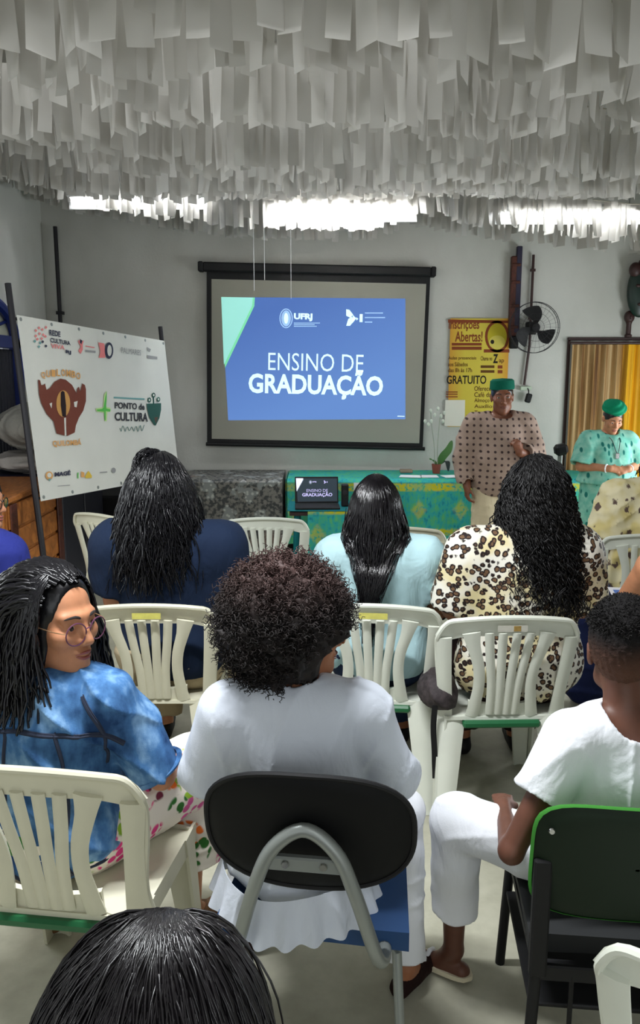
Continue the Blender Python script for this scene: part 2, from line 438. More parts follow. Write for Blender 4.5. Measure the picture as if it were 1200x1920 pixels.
def m_tropic():
    t = NT('tropical_flower_print'); v = t.co(); d = t.voro(v, 11); cid = t.voro(v, 11, out='Color'); r = t.xyz(cid)[0]; e = t.voro(v, 36)
    fl = t.ramp(r, [(0, S(230, 70, 140)), (.2, S(240, 120, 50)), (.38, S(150, 190, 60)), (.55, S(60, 120, 56)), (.72, S(220, 100, 160)), (.88, S(120, 50, 70))], 'CONSTANT')
    m_ = t.math('MULTIPLY', t.math('SUBTRACT', 1.0, t.step(d, .62, .04)), t.math('SUBTRACT', 1.0, t.step(e, .52, .08)))
    return t.fin(t.mix(m_, S(240, 232, 220), fl), .8, .15)
M['tropic'] = m_tropic()
M['gold_wire'] = mat('gold_wire', S(214, 170, 130), .25, metal=.8)
M['purple_frame'] = mat('purple_glasses_rim', S(92, 52, 78), .3)
def m_glass():
    t = NT('lens_glass'); t.fin((1, 1, 1, 1), .02, .5); t.b.inputs['Transmission Weight'].default_value = 1; t.b.inputs['IOR'].default_value = 1.05
    return t.m
M['glass'] = m_glass()
def flat(n, c, r=.7): return mat(n, c, r, .2)
def glow(n, c, e): return mat(n, c, .8, .1, emit=e)

def text_geo(body, bold=0.0):
    cu = bpy.data.curves.new('lettering', 'FONT'); cu.body = body; cu.size = 1; cu.offset = bold; cu.resolution_u = 3
    o = bpy.data.objects.new('tmp', cu); COL.objects.link(o)
    dg = bpy.context.evaluated_depsgraph_get(); me = bpy.data.meshes.new_from_object(o.evaluated_get(dg))
    v = np.zeros(len(me.vertices) * 3); me.vertices.foreach_get('co', v); v = v.reshape(-1, 3)
    f = [tuple(p.vertices) for p in me.polygons]
    bpy.data.objects.remove(o); bpy.data.meshes.remove(me); bpy.data.curves.remove(cu)
    return v, f
def text(body, m, parent, x0, z0, w=None, h=None, y=0.0, bold=0.0, name='lettering', warp=None):
    """lettering in the parent's x,z plane facing -y; x0,z0 the lower left corner of its box"""
    v, f = text_geo(body, bold); lo = v.min(0); hi = v.max(0); sx = (w / (hi[0] - lo[0])) if w else None; sz = (h / (hi[1] - lo[1])) if h else None
    sx = sx or sz; sz = sz or sx
    p = np.stack([(v[:, 0] - lo[0]) * sx + x0, np.full(len(v), y), (v[:, 1] - lo[1]) * sz + z0], 1)
    if warp: p = warp(p)
    me = bpy.data.meshes.new(name); me.from_pydata(p.tolist(), [], f); me.update()
    return obj(name, me, m, parent)
def flatpoly(g, pts, y): g.add([(x, y, z) for x, z in pts], [tuple(range(len(pts)))])
def disc(cx, cz, rx, rz=None, n=24, a0=0, a1=2 * math.pi):
    rz = rz or rx; return [(cx + rx * math.cos(t), cz + rz * math.sin(t)) for t in np.linspace(a0, a1, n, endpoint=abs(a1 - a0) < 6.28)]
# ------------------------------------------------------------------ organic surfaces (signed distance -> one continuous mesh)
F32 = np.float32
def cap(P, a, b, ra, rb=None):
    a = np.asarray(a, F32); b = np.asarray(b, F32); rb = ra if rb is None else rb
    ab = b - a; t = np.clip(((P - a) @ ab) / (ab @ ab + 1e-9), 0, 1).astype(F32)
    q = P - a - t[:, None] * ab
    return np.sqrt(np.einsum('ij,ij->i', q, q)) - (ra + (rb - ra) * t)
def ell(P, c, r, R=None):
    q = P - np.asarray(c, F32)
    if R is not None: q = q @ np.asarray(R, F32)
    r = np.asarray(r, F32); a = q / r; b = a / r
    k0 = np.sqrt(np.einsum('ij,ij->i', a, a)); k1 = np.sqrt(np.einsum('ij,ij->i', b, b)) + 1e-9
    return k0 * (k0 - 1) / k1
def smin(a, b, k=.03):
    h = np.clip(.5 + .5 * (b - a) / k, 0, 1); return b * (1 - h) + a * h - k * h * (1 - h)
def smax(a, b, k=.02): return -smin(-a, -b, k)
def chain(P, pts, rs, k=.02):
    d = None
    for i in range(len(pts) - 1):
        c = cap(P, pts[i], pts[i + 1], rs[i], rs[i + 1]); d = c if d is None else smin(d, c, k)
    return d
def local(P, c, R, rad, fn):
    """evaluate fn in the frame (c, R) only close to c"""
    q = P - np.asarray(c, F32); l = np.sqrt(np.einsum('ij,ij->i', q, q)); d = l - F32(rad * .55); m = l < rad
    if m.any(): d[m] = fn(q[m] @ np.asarray(R, F32))
    return d

def sdf_mesh(fn, lo, hi, h, name='m', raw=False):
    lo = np.asarray(lo, F32); hi = np.asarray(hi, F32)
    nb = np.ceil((hi - lo) / (4 * h)).astype(int) + 1
    bi = np.stack(np.meshgrid(*[np.arange(n) for n in nb], indexing='ij'), -1).reshape(-1, 3)
    c = (lo + (bi * 4 + 1.5) * h).astype(F32)
    D = fn(c).astype(F32); near = np.nonzero(np.abs(D) < 4 * h * 1.5)[0]
    V = np.repeat(D[:, None], 64, 1)
    off = np.stack(np.meshgrid(*[np.arange(4)] * 3, indexing='ij'), -1).reshape(-1, 3)
    for s in range(0, len(near), 8000):
        k = near[s:s + 8000]
        p = (lo + (bi[k][:, None] * 4 + off[None]) * h).astype(F32).reshape(-1, 3)
        V[k] = fn(p).reshape(-1, 64)
    V = V.reshape(*nb, 4, 4, 4).transpose(0, 3, 1, 4, 2, 5).reshape(*(nb * 4))
    s = V < 0
    cnt = np.zeros(np.array(V.shape) - 1, np.uint8)
    for a in (0, 1):
        for b in (0, 1):
            for e in (0, 1):
                cnt += s[a:s.shape[0] - 1 + a, b:s.shape[1] - 1 + b, e:s.shape[2] - 1 + e]
    act = (cnt > 0) & (cnt < 8); ijk = np.argwhere(act)
    vid = np.full(act.shape, -1, np.int32); vid[act] = np.arange(len(ijk))
    cor = [(a, b, e) for a in (0, 1) for b in (0, 1) for e in (0, 1)]
    val = np.stack([V[ijk[:, 0] + a, ijk[:, 1] + b, ijk[:, 2] + e] for a, b, e in cor], 1)
    acc = np.zeros((len(ijk), 3), F32); num = np.zeros(len(ijk), F32)
    for i in range(8):
        for j in range(i + 1, 8):
            if sum(abs(cor[i][k] - cor[j][k]) for k in range(3)) != 1: continue
            x = (val[:, i] < 0) != (val[:, j] < 0)
            t = np.where(x, val[:, i] / (val[:, i] - val[:, j] + 1e-12), 0)
            p = np.array(cor[i], F32) + t[:, None] * (np.array(cor[j], F32) - np.array(cor[i], F32))
            acc += np.where(x[:, None], p, 0); num += x
    v = lo + (ijk + acc / num[:, None]) * h
    Q = []
    for ax in range(3):
        o1, o2 = [(1, 2), (2, 0), (0, 1)][ax]
        sl0 = [slice(None)] * 3; sl1 = [slice(None)] * 3
        sl0[ax] = slice(0, -1); sl1[ax] = slice(1, None)
        A = s[tuple(sl0)]; x = A != s[tuple(sl1)]
        e = np.argwhere(x); ok = (e[:, o1] > 0) & (e[:, o2] > 0) & (e[:, o1] < act.shape[o1]) & (e[:, o2] < act.shape[o2]); e = e[ok]
        ins = A[e[:, 0], e[:, 1], e[:, 2]]
        def g(d1, d2):
            q = e.copy(); q[:, o1] += d1; q[:, o2] += d2; return vid[q[:, 0], q[:, 1], q[:, 2]]
        q = np.stack([g(-1, -1), g(0, -1), g(0, 0), g(-1, 0)], 1)
        q[~ins] = q[~ins][:, ::-1]; Q.append(q)
    Q = np.concatenate(Q); Q = Q[(Q >= 0).all(1)]
    return (v, Q)

def wr(P, amp, f=9., seed=0):
    """soft cloth wrinkles"""
    r = np.random.default_rng(seed); d = np.zeros(len(P), F32)
    for i in range(4):
        k = r.normal(0, 1, 3) * f * (1 + .5 * i); k2 = r.normal(0, 1, 3) * f * .6
        d += np.sin(P @ k.astype(F32) + r.uniform(0, 6) + 1.6 * np.sin(P @ k2.astype(F32) + r.uniform(0, 6))) / (1 + .5 * i)
    k = r.normal(0, 1, 3) * f * 1.3; k2 = r.normal(0, 1, 3) * f * .5
    fold = 1 - np.abs(np.sin(P @ k.astype(F32) + 2.2 * np.sin(P @ k2.astype(F32)) + r.uniform(0, 6)))
    return d * F32(amp * .45) + (fold ** 3).astype(F32) * F32(amp * 1.3)

# head: origin between the ears, x right, y forwards, z up
def head_sdf(q, age=1.0):
    d = ell(q, (0, -.012, .03), (.076, .096, .092))
    d = smin(d, ell(q, (0, .028, -.04), (.060, .062, .078)), .03)
    d = smin(d, cap(q, (-.042, .01, -.075), (0, .068, -.102), .022, .02), .03); d = smin(d, cap(q, (.042, .01, -.075), (0, .068, -.102), .022, .02), .03)
    aq = q.copy(); aq[:, 0] = np.abs(aq[:, 0])
    d = smin(d, ell(aq, (.042, .062, -.025), (.024, .022, .022)), .02)
    d = smin(d, cap(aq, (.008, .086, .022), (.045, .072, .022), .010, .008), .018)
    d = smax(d, -ell(aq, (.032, .094, .0), (.019, .014, .012)), .012)
    d = smin(d, ell(aq, (.032, .074, .0), (.0145, .0125, .0125)), .004)
    d = smin(d, cap(aq, (.018, .0845, .0055), (.046, .078, .006), .0035, .003), .006)
    d = smin(d, cap(q, (0, .086, .008), (0, .108, -.034), .008, .011), .012)
    d = smin(d, ell(aq, (.011, .095, -.04), (.009, .012, .008)), .006)
    d = smin(d, ell(q, (0, .086, -.064), (.026, .012, .0075)), .006); d = smin(d, ell(q, (0, .085, -.076), (.022, .0115, .008)), .005)
    d = smax(d, -cap(aq, (0, .1005, -.0698), (.024, .088, -.0705), .0016, .001), .003)
    e = ell(aq, (.079, -.012, -.008), (.009, .021, .031), Ry(.15)); e = smax(e, -ell(aq, (.089, -.008, -.004), (.007, .012, .02)), .006)
    return smin(d, e, .008)

def hand_sdf(q, curl=.5, spread=.0):
    """hand frame: wrist at 0, fingers along +y, thumb on +x, palm facing -z"""
    d = ell(q, (0, .048, 0), (.038, .048, .014))
    d = smin(d, cap(q, (0, -.01, 0), (0, .03, 0), .022, .02), .02)
    L = [.072, .082, .076, .058]
    for i in range(4):
        x = .029 - i * .0195; a = np.array([x, .082 - .004 * abs(i - 1.3), 0.]); an = spread * (1.5 - i)
        c1 = curl * .9; b = a + L[i] * .5 * np.array([math.sin(an), math.cos(c1), -math.sin(c1)])
        c2 = curl * 2.0; e = b + L[i] * .5 * np.array([math.sin(an), math.cos(c2), -math.sin(c2)])
        f = chain(q, [a - [0, .02, 0], a, b, e], [.0085, .0088, .0082, .0068], .004); d = smin(d, f, .006)
    d = smin(d, chain(q, [(.02, .012, -.004), (.046, .042, -.014), (.05, .072, -.024 - .02 * curl)], [.013, .0105, .008], .006), .01)
    return d

def frame_from(y, z):
    y = nrm(y); x = nrm(np.cross(y, z)); z = np.cross(x, y); return np.stack([x, y, z], 1)

class Person:
    Q0 = dict(hw=.17, hd=.135, ww=.15, wd=.115, cw=.162, cd=.118, sx=.158, sy=-.012, sz=1.03, ar=1., lr=1., nk=.052, belly=0., neck=1.09, bust=0)
    def __init__(s, label, loc, rz, k=1., q=None, head=(0, 0, 0), hc=(0, .035, 1.245), hs=1., lean=0., side=0., arms=None, legs=None, skin='skin_brown',
                 h=.0075, stand=False, group=None, curl=.5, palm=None, zmin=None, feet=True):
        s.q = dict(s.Q0, **(q or {})); s.k = k; s.h = h; s.lean = lean; s.side = side; s.stand = stand; s.skin = M[skin]
        s.root = thing('person', label, 'person', tuple(loc), rz, group)
        s.hs = hs; s.Rh = Rz(-head[0]) @ Rx(head[1]) @ Ry(head[2])
        s.zf = 0. if stand else .45 - .45 / k
        s.hc = s.sh(hc); sx, sy, sz = s.q['sx'], s.q['sy'], s.q['sz']; s.zmin = zmin
        s.arm = {}
        for n, sg in (('L', -1), ('R', 1)):
            E, W = (arms or {}).get(n, ((.225 * sg, .03, .79), (.12 * sg, .25, .665)))
            s.arm[n] = [s.sh((sg * (sx + .012), sy, sz - .015)), s.sh(E), s.sh(W)]
        s.leg = {}
        for n, sg in (('L', -1), ('R', 1)):
            if legs and n in legs: K, A = legs[n]
            elif stand: K, A = (.095 * sg, .02, .47), (.1 * sg, -.01, .075)
            else: K, A = (.12 * sg, .43, .53), (.13 * sg, .40, s.zf + .075)
            H = (.09 * sg, 0, .86 if stand else .545)
            s.leg[n] = [V3(H), V3(K), V3(A)]
        s.hand = {}
        for n in 'LR':
            S_, E, W = s.arm[n]; dy = W - E; pz = V3(0, 0, 1) if not palm or n not in palm else V3(palm[n][0]); cu = curl
            if palm and n in palm and len(palm[n]) > 1: dy = V3(palm[n][1])
            if palm and n in palm and len(palm[n]) > 2: cu = palm[n][2]
            Fm = frame_from(dy, pz)
            if n == 'L': Fm = Fm * np.array([1, 1, 1.])
            s.hand[n] = (Fm, cu, n)
        s.feet = feet
        s.body = s.part('body', s.body_sdf, s.skin, s.bounds())
    def sh(s, v): v = V3(v); z = max(0, v[2] - .55); return v + V3(s.side * z, s.lean * z, 0)
    def unsh(s, P):
        z = np.maximum(P[:, 2:3] - F32(.55), 0); return P - np.concatenate([z * F32(s.side), z * F32(s.lean), z * 0], 1)
    def T(s, v):
        v = np.asarray(v, float); p = V3(0, 0, 0 if s.stand else .45); return (v - p) * s.k + p
    def bounds(s):
        p = np.array([x for d in (s.arm, s.leg) for a in d.values() for x in a] + [s.hc]); lo = p.min(0) - .24; hi = p.max(0) + .24
        lo[2] = s.zf - .02 if s.zmin is None else s.zmin; return lo, hi
    def part(s, name, fn, m, b=None, h=None, parent=None):
        lo, hi = b or s.bounds(); v, f = sdf_mesh(fn, lo, hi, h or s.h)
        v = s.T(v); me = np_mesh(name, v, f); o = obj(name, me, m, parent or s.root); return o
    def torso(s, P, g=0.):
        q = s.q; P = s.unsh(P); zo = .31 if s.stand else 0
        d = ell(P, (0, .0, .58 + zo * 1.02), (q['hw'], q['hd'], .14)); w = ell(P, (0, .01 + q['belly'] * .5, .74 + zo), (q['ww'], q['wd'] + q['belly'] * .5, .17))
        d = smin(d, w, .08); d = smin(d, ell(P, (0, 0, .92 + zo), (q['cw'], q['cd'], .17)), .07)
        if q['bust']:
            a = P.copy(); a[:, 0] = np.abs(a[:, 0]); d = smin(d, ell(a, (.075, q['cd'] * .7, .89 + zo), (.07, .06, .07)), .05)
        sx, sy, sz = q['sx'], q['sy'], q['sz']
        d = smin(d, cap(P, (-sx, sy, sz - .015), (sx, sy, sz - .015), .058 * q['ar']), .06)
        d = smin(d, cap(P, (-.5 * sx, sy - .005, sz + .02), (.5 * sx, sy - .005, sz + .02), .05), .05)
        return d - F32(g)
    def arm_sdf(s, P, n, g=0., t=1.):
        S_, E, W = s.arm[n]; a = s.q['ar']
        return smin(cap(P, S_, E, .052 * a + g, .04 * a + g), cap(P, E, W, .041 * a + g, .027 * a + g), .015)
    def leg_sdf(s, P, n, g=0.):
        H, K, A = s.leg[n]; a = s.q['lr']; d = smin(cap(P, H, K, .088 * a + g, .06 * a + g), cap(P, K, A, .056 * a + g, .036 * a + g), .02)
        return smin(d, ell(P, K + (A - K) * .3 + V3(0, -.012, 0), (.052 * a + g, .055 * a + g, .11)), .02)
    def foot_dir(s, n): H, K, A = s.leg[n]; d = K - H; d[2] = 0; return nrm(d) if not s.stand else V3(.15 if n == 'R' else -.15, 1, 0)
    def foot_sdf(s, P, n, g=0.):
        A = s.leg[n][2]; f = s.foot_dir(n); z = s.zf
        b = V3(A[0], A[1], z + .035) - f * .035; t = V3(A[0], A[1], z + .022) + f * .15
        d = smin(cap(P, b, t, .034 + g, .03 + g), cap(P, A, V3(A[0], A[1], z + .05) + f * .05, .036 + g, .03 + g), .03)
        return smax(d, (z - P[:, 2]).astype(F32), .008)
    def body_sdf(s, P):
        d = s.torso(P); n0 = s.sh((0, -.01, s.q['sz'] + .01)); hb = s.hc + s.Rh @ V3(0, -.02, -.06) * s.hs
        d = smin(d, cap(P, n0, hb, s.q['nk'] * 1.1, s.q['nk']), .04)
        d = smin(d, local(P, s.hc, s.Rh, .24, lambda q: head_sdf(q / F32(s.hs)) * F32(s.hs)), .018)
        for n in 'LR':
            d = smin(d, s.arm_sdf(P, n), .03)
            Fm, cu, nm = s.hand[n]; mir = np.array([1 if n == 'L' else -1, 1, 1], F32)
            d = smin(d, local(P, s.arm[n][2], Fm, .26, lambda q: hand_sdf(q * mir, cu)), .012)
            if s.feet:
                d = smin(d, s.leg_sdf(P, n), .03); d = smin(d, s.foot_sdf(P, n), .02)
        return d
    # clothes --------------------------------------------------
    def shirt(s, m, hem=.56, sleeve=.6, g=.016, gs=.014, neck=.07, nc=None, wrinkle=.005, f=9, seed=1, name='shirt', flare=0., long=False, h=None, vneck=0.):
        nc = s.sh(nc if nc else (0, .0, s.q['sz'] + .085))
        def fn(P):
            d = s.torso(P, g)
            if flare: d = d - (np.clip(hem + .25 - P[:, 2], 0, .3) * flare).astype(F32)
            for n in 'LR':
                S_, E, W = s.arm[n]; a = s.q['ar']
                if long: sl = smin(cap(P, S_, E, .062 * a + gs, .052 * a + gs), cap(P, E, E + (W - E) * sleeve, .05 * a + gs, .042 * a + gs), .02); e = E + (W - E) * sleeve; dr = nrm(W - E)
                else: e = S_ + (E - S_) * sleeve; dr = nrm(E - S_); sl = cap(P, S_, S_ + (E - S_) * min(1.3, sleeve * 1.25), .062 * a + gs, .056 * a + gs * 1.3)
                sl = np.maximum(sl, ((P - e.astype(F32)) @ dr.astype(F32)))
                inner = cap(P, e - dr * .012, e + dr * .1, .049 * a + gs * .7)
                if long or sleeve > .55: sl = np.maximum(sl, -inner)
                d = smin(d, sl, .035)
            d = d - wr(P, wrinkle, f, seed)
            d = smax(d, -(cap(P, nc + V3(0, vneck, 0), nc + V3(0, -.01, .12), neck, neck * 1.3)), .006)
            return np.maximum(d, F32(hem) - P[:, 2])
        lo, hi = s.bounds(); lo[2] = max(lo[2], hem - .03); hi[2] = s.hc[2]
        return s.part(name, fn, m, (lo, hi), h)
    def trousers(s, m, cuff=.92, g=.014, top=.66, wrinkle=.005, seed=3, name='trousers', ex=0., h=None):
        def fn(P):
            zo = .31 if s.stand else 0
            d = ell(P, (0, 0, .58 + zo * 1.02), (s.q['hw'] + g, s.q['hd'] + g, .14))
            d = np.maximum(d, P[:, 2] - F32(top + zo))
            for n in 'LR':
                H, K, A = s.leg[n]; a = s.q['lr']; l = smin(cap(P, H, K, .09 * a + g, .064 * a + g + ex), cap(P, K, A, .062 * a + g + ex, .05 * a + g + ex), .02)
                l = smin(l, ell(P, K + (A - K) * .3 + V3(0, -.012, 0), (.054 * a + g + ex, .057 * a + g + ex, .12)), .02)
                e = K + (A - K) * cuff; dr = nrm(A - K); l = np.maximum(l, ((P - e.astype(F32)) @ dr.astype(F32)) - 0)
                l = np.maximum(l, -cap(P, e - dr * .03, e + dr * .15, .036 * a + g * .8 + ex))
                d = smin(d, l, .03)
            return d - wr(P, wrinkle, 11, seed)
        lo, hi = s.bounds(); hi[2] = top + .2 + (.31 if s.stand else 0)
        return s.part(name, fn, m, (lo, hi), h)
    def shoes(s, m, g=.008, name='shoe'):
        for n in 'LR':
            A = s.leg[n][2]; lo = V3(A[0] - .25, A[1] - .25, s.zf - .01); hi = V3(A[0] + .25, A[1] + .25, s.zf + .13)
            s.part(name, lambda P: np.maximum(s.foot_sdf(P, n, g), P[:, 2] - F32(s.zf + .075)), m, (lo, hi), .008)
    # head pieces ----------------------------------------------
    def H(s, v): return s.T((np.asarray(v, float) * s.hs) @ s.Rh.T + s.hc)
    def hpart(s, name, g, m, parent=None, smooth=True):
        me = g.mesh(name, smooth); v = np.zeros(len(me.vertices) * 3); me.vertices.foreach_get('co', v)
        v = s.H(v.reshape(-1, 3)); me.vertices.foreach_set('co', v.ravel()); me.update(); return obj(name, me, m, parent or s.root)
    def face(s, lips='lip', look=(0, 0), closed=False):
        for sg in (-1, 1):
            if not closed:
                g = G().ell((.032 * sg, .0772, 0), (.0118, .0112, .0085)); e = s.hpart('eye', g, M['eye_white'])
                d = nrm(V3(look[0] + .1 * sg, 1, look[1])); c = V3(.032 * sg, .0775, 0) + d * V3(.0105, .0105, .008)
                s.hpart('iris', G().ell(c, (.0056, .0028, .0062), frame_from(d, V3(0, 0, 1))), M['iris'], e)
            b = bez([(.014 * sg, .094, .021), (.03 * sg, .0925, .027), (.05 * sg, .077, .021)], 8)
            s.hpart('eyebrow', G().tube(b, [.002, .003, .0034, .0034, .003, .0026, .002, .001], 6), M['brow'])
        g = G()
        g.tube(bez([(-.024, .0865, -.0685), (-.012, .0965, -.064), (-.004, .0985, -.063), (0, .098, -.0645), (.004, .0985, -.063), (.012, .0965, -.064), (.024, .0865, -.0685)], 13), [.001, .0022, .003, .0034, .0036, .0036, .0035, .0036, .0036, .0034, .003, .0022, .001], 8)
        g.tube(bez([(-.022, .0865, -.0722), (-.01, .095, -.0765), (0, .0965, -.0775), (.01, .095, -.0765), (.022, .0865, -.0722)], 11), [.001, .0026, .0036, .0042, .0046, .0046, .0046, .0042, .0036, .0026, .001], 8)
        s.hpart('lips', g, M[lips])
    def glasses(s, m, rx=.026, rz=.023, lens=True, drop=0.):
        g = G(); y = .105
        for sg in (-1, 1):
            g.tube([(sg * .034 + rx * math.cos(t), y - abs(sg * .034 + rx * math.cos(t)) * .12, rz * math.sin(t) - .006 - drop) for t in np.linspace(0, 6.283, 25)[:-1]], .0016, 6, closed=True)
        g.tube(bez([(-.009, y, .002 - drop), (0, y + .003, .005 - drop), (.009, y, .002 - drop)], 6), .0014, 6)
        o = s.hpart('glasses', g, m)
        t = G()
        for sg in (-1, 1): t.tube(bez([(sg * .061, y - .008, .0 - drop), (sg * .078, .07, .0), (sg * .082, -.01, .004), (sg * .08, -.03, -.02)], 12), .0014, 6)
        s.hpart('temple', t, M['gold_wire'], o)
        if lens:
            for sg in (-1, 1):
                l = G(); pts = [(sg * .034 + (rx - .001) * math.cos(t), y - abs(sg * .034 + rx * math.cos(t)) * .12, (rz - .001) * math.sin(t) - .006 - drop) for t in np.linspace(0, 6.283, 25)[:-1]]
                l.add(pts + [(a, b - .0012, c) for a, b, c in pts], [tuple(range(24)), tuple(range(24, 48))[::-1]] + [(i, 24 + i, 24 + (i + 1) % 24, (i + 1) % 24) for i in range(24)])
                s.hpart('lens', l, M['glass'], o, False)
        return o

# ------------------------------------------------------------------ hair
def tubes(C, R, sides=3):
    """C n,m,3 paths; R n,m radii -> verts, quads"""
    n, m, _ = C.shape; T = np.empty_like(C); T[:, 1:-1] = C[:, 2:] - C[:, :-2]; T[:, 0] = C[:, 1] - C[:, 0]; T[:, -1] = C[:, -1] - C[:, -2]
    T /= np.linalg.norm(T, axis=2)[..., None] + 1e-9
    ref = np.where(np.abs(T[..., 2:3]) > .9, np.array([1., 0, 0]), np.array([0, 0, 1.]))
    ref = np.where(np.abs(C[:, :1, 2:3] * 0 + T[:, :1, 2:3]) > .8, np.array([1., .2, 0]), np.array([0, .2, 1.])) + 0 * ref
    N = np.cross(T, ref); N /= np.linalg.norm(N, axis=2)[..., None] + 1e-9; B = np.cross(T, N)
    a = np.arange(sides) * 2 * np.pi / sides
    v = C[:, :, None] + R[:, :, None, None] * (np.cos(a)[:, None] * N[:, :, None] + np.sin(a)[:, None] * B[:, :, None])
    i = np.arange(n)[:, None, None] * m * sides; j = np.arange(m - 1)[None, :, None] * sides; k = np.arange(sides)[None, None]; l = (k + 1) % sides
    f = np.stack([i + j + l, i + j + sides + l, i + j + sides + k, i + j + k], -1).reshape(-1, 4)
    return v.reshape(-1, 3), f

def grow(roots, d0, L, m=12, grav=.25, coll=(), wave=(0, 0), curl=(0, 0), rng=None, r=.003, tip=.25, flow=None, jit=.1):
    roots = roots.copy()
    for c, rr in coll:
        e = (roots - c) / rr; l = np.linalg.norm(e, axis=1); k = l < 1; roots[k] = c + (roots[k] - c) / (l[k][:, None] + 1e-6)
    n = len(roots); L = np.broadcast_to(np.asarray(L, float), (n,)); p = roots.copy(); d = d0 / (np.linalg.norm(d0, axis=1)[:, None] + 1e-9)
    C = np.empty((n, m, 3)); C[:, 0] = p; st = (L / (m - 1))[:, None]
    for i in range(1, m):
        d = d + rng.normal(0, jit, (n, 3)) * .5
        d = d * (1 - grav) + np.array([0, 0, -1.]) * grav if flow is None else d * (1 - grav) + flow(p) * grav
        h_ = np.linalg.norm(d[:, :2], axis=1); tiny = h_ < .15; d[tiny, :2] += rng.normal(0, .2, (int(tiny.sum()), 2)); d[:, 2] = np.minimum(d[:, 2], .25 * np.linalg.norm(d[:, :2], axis=1) + .02) if grav > .1 else d[:, 2]
        d /= np.linalg.norm(d, axis=1)[:, None] + 1e-9
        q = p + d * st
        for c, rr in coll:
            e = (q - c) / rr; l = np.linalg.norm(e, axis=1); k = l < 1
            q[k] = c + e[k] / (l[k][:, None] + 1e-6) * rr
            if i < 4:
                nn = e[k] / rr; nn /= np.linalg.norm(nn, axis=1)[:, None] + 1e-9; dk = d[k]; dk = dk - nn * np.maximum(0, (dk * nn).sum(1))[:, None]; q[k] = q[k] * .0 + c + (lambda m: m / np.maximum(np.linalg.norm(m / rr, axis=1)[:, None], 1e-6))(q[k] - c + dk * st[k] * .3)
        d = (q - p) / (np.linalg.norm(q - p, axis=1)[:, None] + 1e-9); p = q; C[:, i] = p
    t = np.linspace(0, 1, m)[None, :, None]; s = t * L[:, None, None]
    T = np.gradient(C, axis=1); T /= np.linalg.norm(T, axis=2)[..., None] + 1e-9
    A = np.cross(T, np.array([.3, .9, .3])); A /= np.linalg.norm(A, axis=2)[..., None] + 1e-9; Bn = np.cross(T, A)
    ph = rng.uniform(0, 6.28, (n, 1, 1))
    if wave[0]: C = C + A * wave[0] * np.sin(s * wave[1] + ph) * np.minimum(1, t * 3) + Bn * wave[0] * .5 * np.sin(s * wave[1] * .8 + ph * 2) * np.minimum(1, t * 3)
    if curl[0]: C = C + (A * np.sin(s * curl[1] + ph) + Bn * np.cos(s * curl[1] + ph)) * curl[0] * np.minimum(1, t * 4)
    R = np.broadcast_to(np.asarray(r, float).reshape(-1, 1), (n, 1)) * (1 - (1 - tip) * np.linspace(0, 1, m)[None] ** 2)
    return C, R

def scalp(n, rng, cond):
    out = []
    while len(out) < n:
        d = rng.normal(0, 1, (n * 3, 3)); d /= np.linalg.norm(d, axis=1)[:, None]
        out += list(d[cond(d)])
    return np.array(out[:n])
HAIRLINE = lambda d: (d[:, 2] > -.35) & ~((d[:, 1] > .25) & (d[:, 2] < .55)) & ~((d[:, 1] > -.1) & (d[:, 2] < .1))
SK_C, SK_R = np.array([0, -.012, .03]), np.array([.078, .098, .094])
def hair_obj(s, vs, fs, m, base=None, name='hair'):
    """joins locks (already in the person's frame) with an optional base volume into one hair part"""
    V = []; Q = []; n = 0
    for v, f in zip(vs, fs): V.append(s.T(v)); Q.append(f + n); n += len(v)
    if base is not None: v, f = base; V.append(s.T(v)); Q.append(f + n)
    return obj(name, np_mesh(name, np.concatenate(V), np.concatenate(Q)), m, s.root)
def hw(s, d, r=1.0):
    """directions on the skull -> root points and normals in the person's frame"""
    p = (SK_C + d * SK_R * r) * s.hs; return p @ s.Rh.T + s.hc, d @ s.Rh.T
# ------------------------------------------------------------------ the room
XL, XR, YF, YB, ZC = -2.66, 3.9, 8.0, -2.6, 3.5
struct(G().box((XL - .1, YB - .1, -.1), (XR + .1, YF + .1, 0)).build('floor', M['floor']))
struct(G().box((XL, YF, 0), (XR, YF + .12, ZC)).build('wall_front', M['wall']))
struct(G().box((XR, YB, 0), (XR + .12, YF + .12, ZC)).build('wall_right', M['wall']))
struct(G().box((XL, YB - .12, 0), (XR, YB, ZC)).build('wall_rear', M['wall']))
struct(G().box((XL - .12, YB - .12, ZC), (XR + .12, YF + .12, ZC + .1)).build('ceiling', M['ceiling']))
# left wall with an arched opening
wy0, wy1, ws, wh, wa = 5.75, 7.15, .96, 2.02, .33      # opening from ws up to the springing wh, arch rise wa
yc = (wy0 + wy1) / 2; ry = (wy1 - wy0) / 2
arch = [(yc + ry * math.cos(t), wh + wa * math.sin(t)) for t in np.linspace(math.pi, 0, 17)]
g = G()
for y0, y1 in ((YB - .12, wy0), (wy1, YF + .12)): g.box((XL - .12, y0, 0), (XL, y1, ZC))
g.box((XL - .12, wy0, 0), (XL, wy1, ws))
for (a, za), (b, zb) in zip(arch[:-1], arch[1:]):
    v = [(x, y, z) for x in (XL - .12, XL) for y, z in ((a, za), (b, zb), (b, ZC), (a, ZC))]
    g.add(v, [(0, 1, 2, 3), (7, 6, 5, 4), (0, 4, 5, 1), (2, 6, 7, 3)])
struct(g.build('wall_left', M['wall']))
win = struct(bpy.data.objects.new('window_1', None)); COL.objects.link(win); win.location = (XL, yc, wh)
g = G(); ar = [(.0, ry * 1.0 * math.cos(t), wa * math.sin(t)) for t in np.linspace(0, math.pi, 25)]
g.tube([(-.0, y * .97, z * .97) for _, y, z in ar], .045, 8); g.box((-.05, -ry, -.08), (.04, ry, .02))
for sy in (-1, 1): g.box((-.05, sy * ry - .04, ws - wh), (.04, sy * ry + .04, 0))
g.build('window_frame', M['blue_paint'], win, True)
